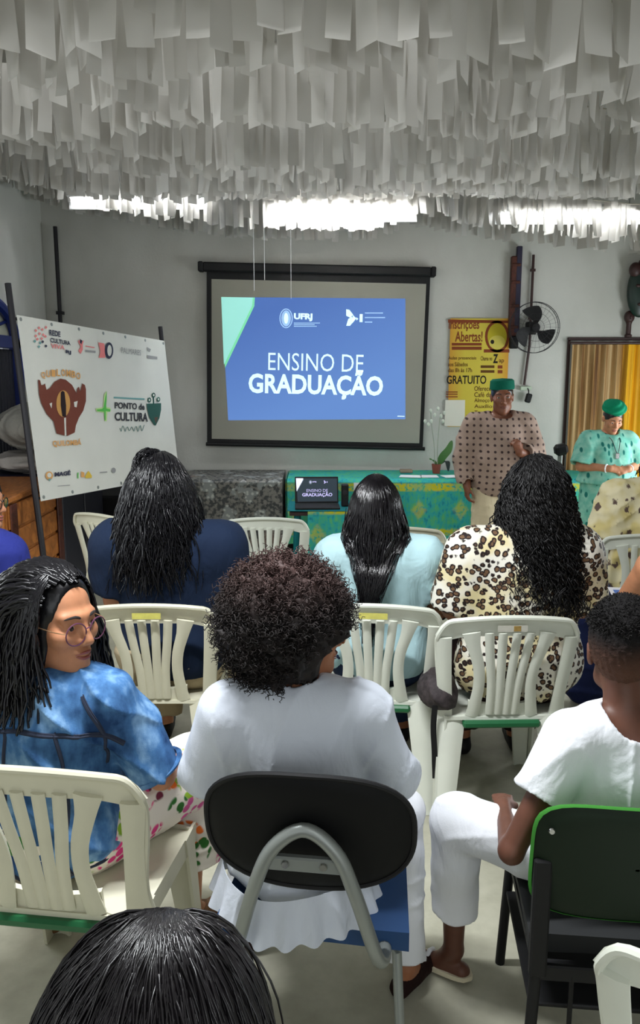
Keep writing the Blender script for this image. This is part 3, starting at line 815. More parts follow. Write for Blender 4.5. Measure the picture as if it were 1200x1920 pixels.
for k, t in enumerate((.5, 1.05, 1.57, 2.1, 2.65)):
    G().tube([(-.02, 0, .02), (-.02, ry * .95 * math.cos(t), wa * .95 * math.sin(t))], .014, 6).build('glazing_bar', M['blue_paint'], win)
for k in range(5):
    t0, t1 = math.pi * k / 5, math.pi * (k + 1) / 5; tt = np.linspace(t0, t1, 6); pts = [(0, .0)] + [(ry * .95 * math.cos(t), wa * .95 * math.sin(t)) for t in tt]
    g = G(); n = len(pts); g.add([(-.045, y, z + .02) for y, z in pts] + [(-.035, y, z + .02) for y, z in pts], [tuple(range(n)), tuple(range(n, 2 * n))[::-1]]); g.build('pane', M['pane'], win)
slat_me = G().box((-.02, -.028, ws - wh + .02), (.012, .028, -.09), bev=.006).mesh('slat')
for k in range(20): obj('slat', slat_me, M['dark_slat'], win, (-.03, -ry + .075 + k * (2 * ry - .15) / 19, 0))

# door opening with frame (holds the curtain)
dxa, dxb, dzt = at(1066, 700, 7.95)[0], 3.62, 2.04
dr = struct(bpy.data.objects.new('door_1', None)); COL.objects.link(dr); dr.location = ((dxa + dxb) / 2, YF, 0); hwd = (dxb - dxa) / 2
g = G()
for sx in (-1, 1): g.box((sx * hwd - .014, -.02, 0), (sx * hwd + .014, 0, dzt), bev=.005)
g.box((-hwd - .014, -.02, dzt), (hwd + .014, 0, dzt + .03), bev=.005); g.build('door_frame', M['dark_wood'], dr)
ct = thing('curtain', 'gold and brown striped curtain hanging across the doorway behind the woman in the green turban', 'curtain', ((dxa + dxb) / 2, YF - .07, 0))
G().sheet(lambda u, w: ((u - .5) * 2 * (hwd - .02), .03 * math.sin(u * 60 + .6 * math.sin(u * 17)) * (.6 + .4 * (1 - w)) + .012 * math.sin(u * 131), .02 + w * (dzt - .06)), 180, 8, .003).build('curtain_cloth', M['curtain'], ct, True)
G().tube([(-hwd, .0, dzt - .025), (hwd, .0, dzt - .025)], .012, 8).build('curtain_rod', M['dark_wood'], ct)

# lamps
for i, (x, y, z) in enumerate(LAMPS):
    L = thing('ceiling_lamp', ['bright tube lamp glowing behind the last white fringe above the screen', 'added dim tube lamp brightening the last fringe above the banner', 'tube lamp hanging over the front of the audience, above the frame', 'added dim tube lamp brightening the last fringe above the wall fan', 'tube lamp over the rear of the audience behind the viewer', 'added fill tube lamp on the ceiling above the fringes nearer the screen', 'added fill tube lamp on the ceiling above the middle fringes'][i], 'lamp', (x, y, z))  # dim side tubes added to brighten the last fringe, upper tubes added as fill
    G().box((-.62, -.045, .02), (.62, .045, .06), bev=.008).build('housing', M['white_metal'], L)
    G().tube([(-.6, 0, 0), (.6, 0, 0)], .016, 10).build('lamp_tube', M['lamp'] if i == 0 else M['lamp_dim' if i in (2, 4, 5, 6) else 'lamp_mid'], L, True)
    if i in (0, 1, 3): G().box((-.62, .028, -.07), (.62, .042, .1), bev=.003).build('light_shield', M['white_metal'], L)  # unseen plate added to keep the tube's light off the wall
    for sx in (-1, 1):
        G().box((sx * .6 - .012, -.02, -.02), (sx * .6 + .012, .02, .03)).build('socket', M['white_metal'], L)
        G().tube([(sx * .5, 0, .06), (sx * .5, 0, ZC - z)], .005, 6).build('hanging_rod', M['grey_steel'], L)

# ------------------------------------------------------------------ fringe garlands of white plastic strips
rng = np.random.default_rng(5)
variants = []
for k in range(10):
    a = rng.uniform(-.06, .06); b = rng.uniform(-.02, .02); tw = rng.uniform(-.5, .5); c = rng.uniform(-.5, .5)
    def fs(u, w, a=a, b=b, tw=tw, c=c):
        x = (u - .5) * (1 - .1 * w * abs(c)); t = tw * w; return (x * math.cos(t) + b * w * w * 6, x * math.sin(t) + a * w * w * 5 + .12 * c * (u - .5) ** 2 * w, -w)
    variants.append(G().sheet(fs, 3, 8).mesh('strip', True)); variants[-1].materials.append(M['strip'])
ORD = ['first', 'second', 'third', 'fourth', 'fifth', 'sixth', 'seventh', 'eighth', 'ninth', 'tenth', 'eleventh', 'twelfth', 'thirteenth', 'fourteenth', 'fifteenth', 'sixteenth']
rows = [7.5, 6.98, 6.6, 6.2, 5.8, 5.45, 5.05, 4.65, 4.25, 3.85, 3.45, 2.95, 2.5]
for r, Y in enumerate(rows):
    x0, x1 = XL + .04, min(XR - .05, .42 * Y + .75); x0 = max(x0, -.42 * Y - .35)
    if r < 2: zb = lambda X: np.interp(X, [-2.7, -2.3, -1.6, -.9, .0, .45, .78, .95, 1.2, 2.6, 3.6], [3.30, 3.16, 3.03, 2.94, 2.905, 2.92, 3.03, 3.03, 2.95, 2.81, 2.79])
    else:
        ph = rng.uniform(0, 6); dz = rng.uniform(-.02, .05) + (0 if Y > 3.2 else -.03)
        zb = lambda X, ph=ph, dz=dz, Y=Y: 2.87 + dz + .035 * math.sin(X * 1.1 + ph) + .30 * max(0, (-X - .9) / 1.7) ** 2 * min(1, Y / 5) + (.04 * math.sin(X * 2.7 + ph * 2) if Y < 5 else 0)
    Ln = .34 if r > 2 else (.3 if r else .34)
    if Y < 3.2: Ln = .56
    if r in (2, 3): z1 = zb; zb = lambda X, z1=z1, a=(.2 if r == 2 else .15): z1(X) + a
    t = thing('fringe_garland', f'long garland of white plastic strips under the ceiling, {ORD[r]} row from the projector wall', 'garland', ((x0 + x1) / 2, Y, 3.1), 0, 'white fringe garlands under the ceiling')
    cx = (x0 + x1) / 2
    G().tube([(X - cx, 0, zb(X) + Ln - 3.1) for X in np.linspace(x0, x1, 24)], .004, 5).build('cord', M['cord'], t)
    X = x0
    while X < x1:
        w = rng.uniform(.038, .058) * (1.7 if Y < 3.1 else (1.2 if Y < 4 else 1))
        if rng.random() > .03:
            L = Ln * rng.uniform(.965, 1.035) * (rng.uniform(.7, .92) if rng.random() < .06 else 1)
            o = obj('strip', variants[rng.integers(10)], None, t, (X + w / 2 - cx, rng.normal(0, .012), zb(X) + Ln - 3.1))
            o.scale = (w * 1.06, 1 * .3, L); o.rotation_euler = (rng.normal(0, .02), rng.normal(0, .015), rng.normal(0, .12 if r != 1 else .05))
        X += w * rng.uniform(.86, 1.0)
    if r == 1:
        for px, pe in ((475, 545), (495, 525), (545, 560)):
            a = at(px, 420, Y - .03); b = at(px, pe, Y - .03); G().tube([(a[0] - cx, -.03, a[2] - 3.1 + .1), (a[0] - cx, -.03, b[2] - 3.1)], .0022, 5).build('thread', M['paper'], t)

# ------------------------------------------------------------------ projector screen
Ys = 7.945; c = at(595, 665, Ys); sw = thing('projector_screen', 'pull-down projector screen with black border showing the blue ENSINO DE GRADUAÇÃO slide', 'screen', tuple(c), 0)
sw.rotation_euler = (0, .022, 0)
def sp(px, py):      # photo pixel -> the screen's own x, z
    p = at(px, py, Ys) - c; return np.array([p[0] * math.cos(.022) - p[2] * math.sin(.022), p[0] * math.sin(.022) + p[2] * math.cos(.022)])
xa, za = sp(390, 830); xb, zb_ = sp(800, 512)
zt, zbt = sp(600, 505)[1], sp(600, 838)[1]; xl, xr = sp(388, 670)[0], sp(800, 670)[0]
G().box((xl, -.004, zbt), (xr, 0, zt)).build('border', M['black'], sw)
G().box((sp(397, 670)[0], -.0065, sp(600, 827)[1]), (sp(793, 670)[0], -.0042, sp(600, 528)[1])).build('fabric', M['screen_fabric'], sw)
for x in (-.8, .8): G().box((x - .03, -.01, sp(600, 505)[1] - .03), (x + .03, .054, sp(600, 505)[1] + .03), bev=.004).build('wall_bracket', M['black'], sw)
hx0, hx1 = sp(377, 505)[0], sp(812, 505)[0]; hz = sp(600, 505)[1]
G().box((hx0 + .02, -.05, hz - .045), (hx1 - .02, .04, hz + .04), bev=.012).build('roller_case', M['black'], sw)
for x in (hx0, hx1): G().box((x - .025, -.055, hz - .05), (x + .025, .045, hz + .045), bev=.01).build('end_cap', M['black'], sw)
G().tube([(xl - .01, -.01, zbt + .005), (xr + .02, -.01, zbt + .005)], .018, 8).build('bottom_bar', M['black'], sw, True)
def m_slide():
    t = NT('projected_blue_slide'); x, y, z = t.xyz(t.co()); f = t.math('ADD', t.math('MULTIPLY', z, -.5), t.math('MULTIPLY', x, .22))
    c_ = t.ramp(t.math('ADD', f, .5), [(.2, S(92, 130, 206)), (.75, S(116, 160, 232))]); t.fin(S(20, 20, 30), .9, .1)
    t.put(t.b.inputs['Emission Color'], c_); t.b.inputs['Emission Strength'].default_value = .62; return t.m
M['slide'] = m_slide()
M['s_mint'] = glow('projected_mint', S(150, 216, 206), .62); M['s_green'] = glow('projected_green', S(118, 206, 160), .62); M['s_white'] = glow('projected_white', S(206, 232, 240), .72); M['s_pale'] = glow('projected_pale_blue', S(150, 184, 224), .6)
def slide(parent, q, y, W, lite=True):
    """the slide's contents; q maps slide pixels of the photo to the parent's plane"""
    def poly(name, pts, m, dy): g = G(); flatpoly(g, [tuple(q(*p)) for p in pts], y - dy); return g.build(name, m, parent)
    poly('slide_image', [(415, 557), (760, 560), (760, 786), (428, 788)], M[W[0]], 0)
    poly('slide_corner', [(415, 557), (478, 558), (477, 574), (422, 690)], M[W[2]], .0008)
    poly('slide_corner', [(415, 557), (474, 558), (473, 573), (420, 684)], M[W[1]], .0016)
    def tx(s_, x0, y0, x1, y1, m, bold=0):
        a = q(x0, y1); b = q(x1, y0); text(s_, m, parent, a[0], a[1], abs(b[0] - a[0]), abs(b[1] - a[1]), y - .0016, bold)
    tx('ENSINO DE', 503, 665, 682, 694, M[W[3]], -.004); tx('GRADUAÇÃO', 466, 697, 719, 745, M[W[3]], .03); tx('UFRJ', 551, 588, 586, 602, M[W[3]], .05)
    if lite:
        for k, x1 in enumerate((600, 590, 594)): poly('fine_print', [(551, 605 + k * 3), (x1, 605 + k * 3), (x1, 606.6 + k * 3), (551, 606.6 + k * 3)], M[W[4]], .0012)
        for k, x1 in enumerate((718, 722, 698)): poly('fine_print', [(684, 586 + k * 8.5), (x1, 586 + k * 8.5), (x1, 588 + k * 8.5), (684, 588 + k * 8.5)], M[W[4]], .0012)
    for rx, rz, m, dy in ((12.5, 18.5, W[4], .0010), (10.5, 16.5, W[0], .0014), (9, 15, W[4], .0018), (4, 10, W[3], .0022)): poly('emblem', disc(536.5, 597, rx, rz), M[m], dy)
    for p in ([(649, 580), (655, 581), (662, 590), (657, 596), (649, 592)], [(649, 611), (656, 611), (664, 602), (660, 594), (653, 598)], [(661, 590), (668, 597), (662, 604)], [(668, 595), (672, 598), (668, 601)]): poly('emblem', p, M[W[3]], .0016)
    tx('1', 674, 589, 680, 604, M[W[3]], .05)
slide(sw, sp, -.0072, ('slide', 's_mint', 's_green', 's_white', 's_pale'))
tx_ = sp(745, 781); G().box((tx_[0], -.0092, tx_[1]), (tx_[0] + .07, -.0086, tx_[1] + .008)).build('fine_print', M['s_white'], sw)

# ------------------------------------------------------------------ poster
Yp = 7.985; pc = at(896, 698, Yp); po = thing('poster', 'yellow poster with brown heading and the word GRATUITO behind the speaking man', 'poster', tuple(pc))
def pp(px, py): p = at(px, py, Yp) - pc; return (p[0], p[2])
def ppoly(name, pts, m, y): g = G(); flatpoly(g, [pp(*p) for p in pts], y); g.build(name, m, po)
ym = (lambda t: t.fin(t.ramp(t.xyz(t.co('Generated'))[0], [(.0, S(204, 150, 52)), (.25, S(206, 186, 66)), (.75, S(206, 188, 70)), (1, S(212, 150, 48))]), .6, .3))(NT('poster_yellow'))
a = pp(839, 800); b = pp(956, 597)
G().box((a[0], -.003, a[1]), (b[0], .003, b[1])).build('sheet', ym, po)
pb, pk, pw = flat('print_brown', S(128, 62, 34)), flat('print_black', S(38, 32, 26)), flat('print_white', S(225, 222, 210)); pbk = flat('print_olive', S(186, 172, 44)); por = flat('print_orange', S(204, 140, 44)); pdk = flat('print_dark_brown', S(96, 62, 24))
def pt(s_, x0, y0, x1, y1, m, bold=.0): a = pp(x0, y1); b = pp(x1, y0); text(s_, m, po, a[0], a[1], b[0] - a[0], b[1] - a[1], -.0042, bold)
ppoly('print_band', [(840, 599), (955, 601), (955, 606), (840, 605)], pb, -.0034)
pt('Inscrições', 841, 599, 899, 621, pb, .02); pt('Abertas!', 853, 621, 905, 641, pb, .02)
ppoly('print_band', [(847, 643), (903, 643), (903, 648), (847, 648)], pb, -.0034); ppoly('print_band', [(847, 650), (903, 650), (903, 656), (847, 656)], pb, -.0034)
for rx, rz, m, y in ((23, 30, pb, -.0034), (18, 25, pbk, -.0037), (15.5, 13, flat('print_pale_olive', S(208, 194, 92)), -.004)): ppoly('print_medallion', disc(932, 631 if rx > 16 else 642, rx, rz), m, y)
ppoly('print_medallion', disc(923, 641, 3.5, 4), pk, -.0044); ppoly('print_band', [(907, 655), (955, 655), (955, 661), (907, 661)], pb, -.0034)
pt('Aulas presenciais', 840, 668, 893, 676, pdk, .012); pt('aos Sábados', 840, 679, 877, 687, pdk, .012); pt('das 8h às 17h', 840, 690, 885, 698, pdk, .012)
pt('Chama no', 901, 668, 923, 676, pdk, .012); pt('Z', 924, 664, 934, 681, pk, .04); pt('ap', 935, 674, 945, 682, pdk, .012)
for y in (685, 694): ppoly('fine_print', [(901, y), (927, y), (927, y + 5), (901, y + 5)], pdk, -.0034); ppoly('fine_print', [(933, y), (942, y), (942, y + 6), (933, y + 6)], pb, -.0034)
pt('GRATUITO', 837, 704, 912, 720, pk, .02)
for k, s_ in enumerate(('Oferecemos', 'Café da manhã', 'Almoço', 'Auxílio para', 'Transporte')):
    pt(s_, 889, 724 + k * 11.4, 889 + len(s_) * 4.8, 733 + k * 11.4, pdk, .012)
for y in (734, 738, 743): ppoly('fine_print', [(836, y), (858, y), (858, y + 2), (836, y + 2)], pb, -.0034)
ppoly('white_square', [(835, 750), (872, 750), (871, 799), (833, 799)], pw, -.0036)      # the code printed here is left out
for y in (778, 789): ppoly('fine_print', [(874, y), (890, y), (890, y + 3), (874, y + 3)], pb, -.0034)
ppoly('print_band', [(872, 790), (905, 790), (905, 799), (872, 799)], por, -.0033)

# ------------------------------------------------------------------ wall fan, carved plank, masks, pipe
fc = at(1003, 614, 7.8); fan = thing('wall_fan', 'black wall fan with a round wire guard beside the yellow poster', 'fan', tuple(fc))
R = 46 * 7.8 / 1500 * .99
g = G()
for rr, yy in ((R, 0), (R, .05), (R * .8, -.035), (R * .55, -.055), (R * .3, -.065)): g.tube([(rr * math.cos(t), yy, rr * math.sin(t)) for t in np.linspace(0, 6.283, 40)[:-1]], .0035 if rr == R else .0016, 5, closed=True)
for k in range(28):
    t = k * 6.283 / 28; u = V3(math.cos(t), 0, math.sin(t)); g.tube([u * R + V3(0, .05, 0), u * R, u * R * .8 + V3(0, -.035, 0), u * R * .3 + V3(0, -.065, 0), V3(0, -.07, 0)], .0009, 4)
g.build('guard', M['dark_frame'], fan)
bl = G().sheet(lambda u, w: ((.03 + w * (R * .72)) * math.cos((u - .5) * (.5 + .55 * math.sin(w * 2.6)) + .5 * w), .012 * math.sin((u - .5) * 3) + .02 * (u - .5), (.03 + w * (R * .72)) * math.sin((u - .5) * (.5 + .55 * math.sin(w * 2.6)) + .5 * w)), 8, 10, .003).mesh('blade', True)
for a in (1.35, 3.4, 5.3):
    o = obj('blade', bl, M['black'], fan); o.rotation_euler = (0, -a, 0)
G().lathe([(.0, -.045), (.035, -.04), (.045, -.02), (.05, .02), (.06, .07), (.055, .13), (.0, .14)], R=Rx(-math.pi / 2) , seg=18).build('motor', M['black'], fan, True)
G().box((-.05, .12, -.06), (.05, .18, .06), bev=.01).build('bracket', M['black'], fan)
pa, pb_ = at(1003, 477, 7.95), at(996, 722, 7.95)
pipe = thing('conduit', 'thin dark conduit running up the front wall behind the fan', 'pipe', (fc[0], 7.97, 1.2))
G().tube([(0.0, 0, pa[2] - 1.2), (0, 0, .8), (-.035, 0, pb_[2] - 1.2)], .013, 8).build('tube', M['dark_wood'], pipe, True)
for z in (1.05, 1.5): G().box((-.022, -.018, z - .012), (.022, .02, z + .012)).build('clip', M['dark_wood'], pipe)
p = at(985, 728, 7.96); sk = thing('wall_socket', 'pale wall socket with a black plug hanging below the conduit', 'socket', tuple(p))
G().box((-.05, -.01, -.02), (.06, .03, .02), bev=.006).build('plate', mat('pale_green_socket', S(176, 190, 170), .5), sk)
G().box((.0, -.05, -.14), (.055, .0, -.05), Ry(.25), bev=.01).build('plug', M['black'], sk)
G().tube([(.03, -.02, -.06), (.03, -.01, -.02), (.02, -.01, 0)], .006, 6).build('cable', M['black'], sk)
ka, kb = at(957, 472, 7.95), at(974, 634, 7.95)
pl = thing('carved_plank', 'tall dark brown carved plank on the front wall left of the fan', 'wall decoration', ((ka[0] + kb[0]) / 2, 7.96, (ka[2] + kb[2]) / 2)); hh = (ka[2] - kb[2]) / 2
G().box((-.05, -.03, -hh), (.045, .03, hh - .04), bev=.008).build('plank', M['carved_wood'], pl)
G().box((.0, -.035, -hh + .05), (.05, .02, hh + .05), bev=.006).build('edge_strip', mat('dark_blue_wood', S(34, 30, 56), .5), pl)
for z in (-.3, -.1, .12, .28): G().box((-.048, -.04, z - .015), (.04, -.02, z + .015), bev=.006).build('carved_ring', M['carved_wood'], pl)
G().box((-.035, -.05, -hh - .1), (.045, .02, -hh + .02), bev=.01).build('foot_block', M['black'], pl)
p = at(1201, 545, 7.9); mk = thing('wall_mask', 'dark green oval mask hanging high on the front wall above the doorway', 'mask', tuple(p))
G().ell((0, 0, 0), (.13, .06, .25), seg=24, rings=16).build('face', mat('dark_green_lacquer', S(10, 36, 28), .4, var=(6, .3)), mk, True)
G().ell((-.07, -.02, .19), (.06, .05, .07)).ell((.07, -.02, .19), (.06, .05, .07)).ell((0, -.03, .24), (.05, .05, .06)).build('crest', M['dark_wood'], mk, True)
G().ell((-.045, -.055, .04), (.025, .012, .015)).ell((.045, -.055, .04), (.025, .012, .015)).ell((0, -.06, -.03), (.02, .02, .06)).ell((0, -.05, -.13), (.04, .015, .018)).build('carved_features', M['dark_wood'], mk, True)
p = at(1179, 632, 7.93); fg = thing('carved_figure', 'small dark carved figure standing on the door frame above the curtain', 'figurine', (p[0], 7.95, 2.071))
G().lathe([(.0, 0), (.034, 0), (.034, .02), (.024, .03), (.024, .12), (.03, .14), (.02, .15)], seg=14).build('stem', M['dark_wood'], fg, True)
G().ell((0, 0, .19), (.05, .045, .06)).ell((0, -.042, .185), (.012, .012, .02)).build('head', M['dark_wood'], fg, True)
p0, p1 = at(102, 424, 7.93), at(106, 880, 7.93)
pi = thing('corner_pipe', 'thin black pipe rising in the corner behind the white banner', 'pipe', (p0[0], 7.95, 0))
G().tube([(0, 0, 0), (0, 0, p0[2])], .02, 8).build('tube', M['dark_frame'], pi, True)
for z in (1.0, 1.75, 2.3): G().box((-.03, -.025, z - .015), (.03, .05, z + .015)).build('clip', M['dark_frame'], pi)

# ------------------------------------------------------------------ banner on its poles
bc = np.array([[-1.93, 5.24, 2.1], [-1.38, 7.25, 2.01], [-1.27, 7.16, .82], [-1.82, 5.16, .91]])
o0 = bc.mean(0); ex = nrm(bc[1] - bc[0] + bc[2] - bc[3]); ez = nrm(bc[0] - bc[3] + bc[1] - bc[2]); ez = nrm(ez - ex * (ez @ ex)); ey = np.cross(ez, ex)
bw, bh = np.linalg.norm(bc[1] - bc[0]), np.linalg.norm(bc[0] - bc[3])
ban = thing('banner', 'white vinyl banner with brown hands emblem leaning on two poles before the left wall', 'banner', tuple(o0))
ban.rotation_euler = Matrix(np.stack([ex, ey, ez], 1).tolist()).to_euler()
G().sheet(lambda u, w: ((u - .5) * bw, .0015 * math.sin(u * 9) * math.sin(w * 4), (w - .5) * bh), 20, 10, .003).build('sheet', mat('white_vinyl', S(214, 214, 206), .5, var=(3, .04)), ban, True)
def bq(px, py):      # photo pixel -> banner plane
    x = (px - 600) / FPX; v = (960 - py) / FPX; d = np.array([x, math.cos(PITCH) + v * math.sin(PITCH), -math.sin(PITCH) + v * math.cos(PITCH)])
    o = np.array([0, 0, CAM_H]); t = ((o0 - o) @ ey) / (d @ ey); p = o + d * t - o0; return (p @ ex, p @ ez)
for i, (tx2, tz, bz) in enumerate(((-bw / 2 - .01, .2, -.9), (bw / 2 + .01, .13, -.9))):
    down = o0 + ex * tx2 + ez * (-bh / 2); zz = -(down[2] - .02) / ez[2]
    G().tube([(tx2, .03, bh / 2 + tz), (tx2, .03, -bh / 2 + zz)], .02, 8).build('pole', M['dark_frame'], ban, True)
for i in range(2): G().tube([(-bw / 2, .03, (i - .5) * bh * .97), (bw / 2, .03, (i - .5) * bh * .97)], .01, 6).build('crossbar', M['dark_frame'], ban, True)
for i in range(7):
    for j in (0, 1): G().lathe([(.006, -.004), (.012, -.004), (.012, .0), (.006, .0)], ((i / 6 - .5) * bw * .97, -.004, (j - .5) * bh * .96), 8, Rx(math.pi / 2)).build('eyelet', M['grey_steel'], ban)
by = -.0055
def bp(name, pts, m, dy=0): g = G(); flatpoly(g, [bq(*p) for p in pts], by - dy); g.build(name, m, ban)
def bt(s_, quad, m, bold=.02):
    """lettering spread over a photo quad: tl, tr, br, bl"""
    A = [np.array(bq(*p)) for p in quad]; v, f = text_geo(s_, bold); lo = v.min(0); hi = v.max(0); u = ((v - lo) / np.maximum(hi - lo, 1e-6))
    P = [(1 - a) * (1 - b) * A[3] + a * (1 - b) * A[2] + a * b * A[1] + (1 - a) * b * A[0] for a, b, _ in u]
    me = bpy.data.meshes.new('lettering'); me.from_pydata([(p[0], by - .001, p[1]) for p in P], [], f); obj('lettering', me, m, ban)
hb = flat('emblem_brown', S(112, 58, 44)); hg = flat('emblem_gold', S(196, 146, 82)); hd = flat('emblem_black', S(36, 22, 24)); ink = flat('ink_navy', S(52, 54, 74)); pink = flat('ink_pink', S(224, 130, 130)); gr = flat('ink_grey', S(150, 150, 150)); lg = flat('ink_green', S(92, 186, 84)); ly = flat('ink_pale_green', S(190, 220, 150)); dg = flat('ink_dark_green', S(44, 84, 76)); org = flat('ink_orange', S(214, 160, 96)); bls = flat('ink_black', S(58, 58, 62)); yel = flat('ink_yellow', S(216, 184, 70)); tealm = flat('ink_teal', S(110, 160, 160))
bp('emblem_hand', [(70, 712), (74, 713), (76, 722), (80, 722), (83, 719), (86, 731), (92, 728), (101, 716), (112, 710), (122, 712), (134, 722), (142, 737), (144, 728), (147, 725), (149, 734), (153, 719), (158, 722), (160, 730), (160, 752), (155, 770), (147, 783), (141, 798), (139, 811), (124, 818), (122, 790), (119, 783), (120, 817), (105, 813), (99, 790), (86, 776), (76, 756), (72, 740)], hb)
bp('emblem_gap', [(118.5, 784), (122, 783), (122.5, 816), (120, 818)], flat('emblem_white', S(214, 214, 206)), .0015)
bp('emblem_gap', [(91, 757), (96, 755), (95, 766)], flat('emblem_white_left', S(214, 214, 206)), .0015); bp('emblem_gap', [(137, 754), (144, 752), (142, 764), (138, 763)], flat('emblem_white_right', S(214, 214, 206)), .0015)
bp('emblem_gold', disc(117, 757, 13, 25), hg, .0015); bp('emblem_core', [(112, 736), (115, 733), (119, 735), (122, 760), (122, 782), (115, 781), (112, 760)], hd, .003)
for k, (ch, y) in enumerate(zip('QUILOMBO', (706, 703, 702, 701, 701, 702, 704, 707))):
    x = 76 + k * 9.4; bt(ch, [(x, y - 9), (x + 7.6, y - 8), (x + 7.8, y + 5), (x + .3, y + 4)], org, .03)
bt('QUILOMBÁ', [(97, 824), (151, 822), (151, 836), (98, 839)], org, .03)
for k, (x, y) in enumerate([(66, 620), (72, 615), (78, 618), (85, 614), (66, 630), (73, 626), (80, 628), (69, 636), (77, 635), (84, 631), (74, 643), (79, 641), (72, 650), (85, 649), (64, 640)]):
    bp('logo_dot', [(x - 2.6, y), (x, y - 3), (x + 2.6, y), (x, y + 3)], pink if k < 10 else (ink if k % 2 else tealm))
bt('REDE', [(91, 618), (112, 622), (112, 632), (91, 629)], ink, .03); bt('CULTURA', [(93, 633), (130, 640), (131, 648), (93, 642)], ink, .03)
bt('VIVA', [(94, 644), (120, 648), (120, 656), (94, 653)], pink, .02); bt('RJ', [(122, 656), (132, 658), (132, 666), (122, 664)], ink, .04)
bp('logo_mark', [(145, 640), (149, 637), (152, 641), (156, 638), (154, 646), (154, 656), (150, 664), (146, 658), (150, 650)], pink); bp('logo_dot', [(149, 636), (153, 639), (151, 646), (148, 642)], ink, .001)
bp('fine_print', [(159, 648), (176, 651), (176, 653), (159, 650)], pink); bp('fine_print', [(159, 656), (178, 658), (178, 662), (159, 660)], gr)
bp('logo_mark', [(183, 642), (194, 644), (197, 660), (196, 671), (184, 671), (187, 660)], pink)
bp('logo_ring', disc(203, 657.5, 8, 15.5), ink, .001); bp('logo_ring', disc(203.5, 657.5, 4.2, 10.5), flat('emblem_white_ring', S(214, 214, 206)), .003)
bt('PALMARES', [(226, 651), (263, 657), (263, 667), (226, 662)], gr, .0); bp('fine_print', [(275, 651), (282, 655), (280, 660), (275, 657)], gr); bp('fine_print', [(275, 666), (294, 669), (294, 674), (275, 672)], gr)
bp('sprig', [(178, 766), (190, 764), (192, 764), (194, 740), (199, 733), (199, 752), (197, 763), (206, 765), (206, 772), (200, 773), (199, 790), (195, 790), (194, 774), (180, 772)], ly)
bp('sprig', [(180, 768), (190, 767), (193, 764), (196, 745), (199, 734), (198, 760), (198, 766), (206, 768), (205, 772), (197, 771), (197, 788), (195, 788), (194, 772), (181, 771)], lg, .001)
bt('PONTO de', [(214, 754), (270, 757), (270, 769), (214, 766)], bls, .03); bt('CULTURA', [(214, 773), (276, 774), (276, 791), (214, 789)], bls, .03)
bp('fine_print', [(212, 744), (270, 747), (270, 750), (212, 747)], tealm)
g = G(); sc_pts = [bq(224 + i * 2.4, 803 + 6 * math.sin(i * 1.9) * (1 if i % 3 else .4)) for i in range(20)]; g.tube([(a, by + .001, b) for a, b in bez([(p[0], p[1]) for p in sc_pts], 70)], .004, 4); g.build('script_flourish', flat('ink_soft_teal', S(128, 150, 146)), ban)
bp('emblem_shield', [(274, 757), (301, 756), (301, 768), (298, 784), (291, 798), (288, 797), (279, 783), (275, 768)], dg); bp('emblem_gap', [(288, 783), (295, 782), (291, 795)], flat('ink_umber', S(90, 70, 60)), .001)
for x, y in ((279, 750), (287, 741), (296, 749)): bp('shield_flower', disc(x, y, 3.4, 4.6), dg); bp('shield_flower', disc(x, y, 1.5, 2.2), flat('emblem_white_dot', S(214, 214, 206)), .001)
bp('shield_flower', [(286, 744), (288, 744), (288, 757), (286, 757)], dg)
bp('logo_ring', disc(91, 892, 7, 8), org); bp('logo_ring', disc(91, 891, 4, 4.5), flat('emblem_white_heart', S(214, 214, 206)), .001); bp('logo_mark', [(88, 898), (95, 897), (92, 902)], tealm, .001)
bt('MAGÉ', [(101, 884), (131, 881), (131, 891), (101, 894)], ink, .05); bp('fine_print', [(107, 911), (130, 909), (130, 910.5), (107, 912)], gr)
bp('logo_mark', [(144, 886), (146, 886), (146, 897), (144, 897)], lg); bp('logo_mark', [(151, 884), (157, 886), (157, 895), (151, 895)], org); bp('logo_mark', [(158, 894), (163, 885), (165, 883), (171, 892), (171, 896), (160, 897)], yel)
bp('fine_print', [(186, 885), (200, 884), (200, 886), (186, 887)], gr); bp('logo_ring', disc(212, 882, 4, 5), gr)

# ------------------------------------------------------------------ chest, shelf and sacks on the left
ch = thing('wooden_chest', 'varnished orange-brown wooden chest behind the banner pole at the left wall', 'chest', (-2.28, 5.42, 0))
G().box((-.32, -.5, 0.02), (.32, .5, .93), bev=.01).build('body', M['chest_wood'], ch)
G().box((-.35, -.53, .931), (.35, .53, .97), bev=.01).build('lid', M['chest_wood'], ch)
for k in range(5): G().box((.321, -.49, .06 + k * .175), (.335, .49, .215 + k * .175), bev=.006).build('plank', M['chest_wood'], ch)
for k in range(5): G().box((-.31, -.514, .06 + k * .175), (.31, -.501, .215 + k * .175), bev=.006).build('plank', M['chest_wood'], ch)
for y in (-.44, .44): G().box((.336, y - .05, .03), (.35, y + .05, .92), bev=.005).build('corner_post', M['carved_wood'], ch)
shf = thing('low_cabinet', 'dark blue low cabinet carrying the grey sacks under the arched window', 'cabinet', (-2.3, 6.6, 0))
G().box((-.32, -.6, .02), (.32, .55, .9), bev=.01).build('body', M['black'], shf)
G().box((-.34, -.62, .901), (.36, .58, .96), bev=.01).build('top', mat('dark_blue_board', S(26, 26, 58), .5), shf)
for y in (-.3, .27): G().box((.321, y - .27, .06), (.336, y + .27, .86), bev=.006).build('door', M['dark_slat'], shf)
def sack(label, c_, r, m, seed):
    def fn(P): return ell(P, (0, 0, 0), r) - wr(P, .02, 7, seed)
    v, f = sdf_mesh(fn, -np.array(r) - .06, np.array(r) + .06, .012); me = np_mesh('sack', v, f); o = obj('sack', me, m); o.location = c_; return tag(o, label, 'sack', 'sacks piled on the low cabinet')
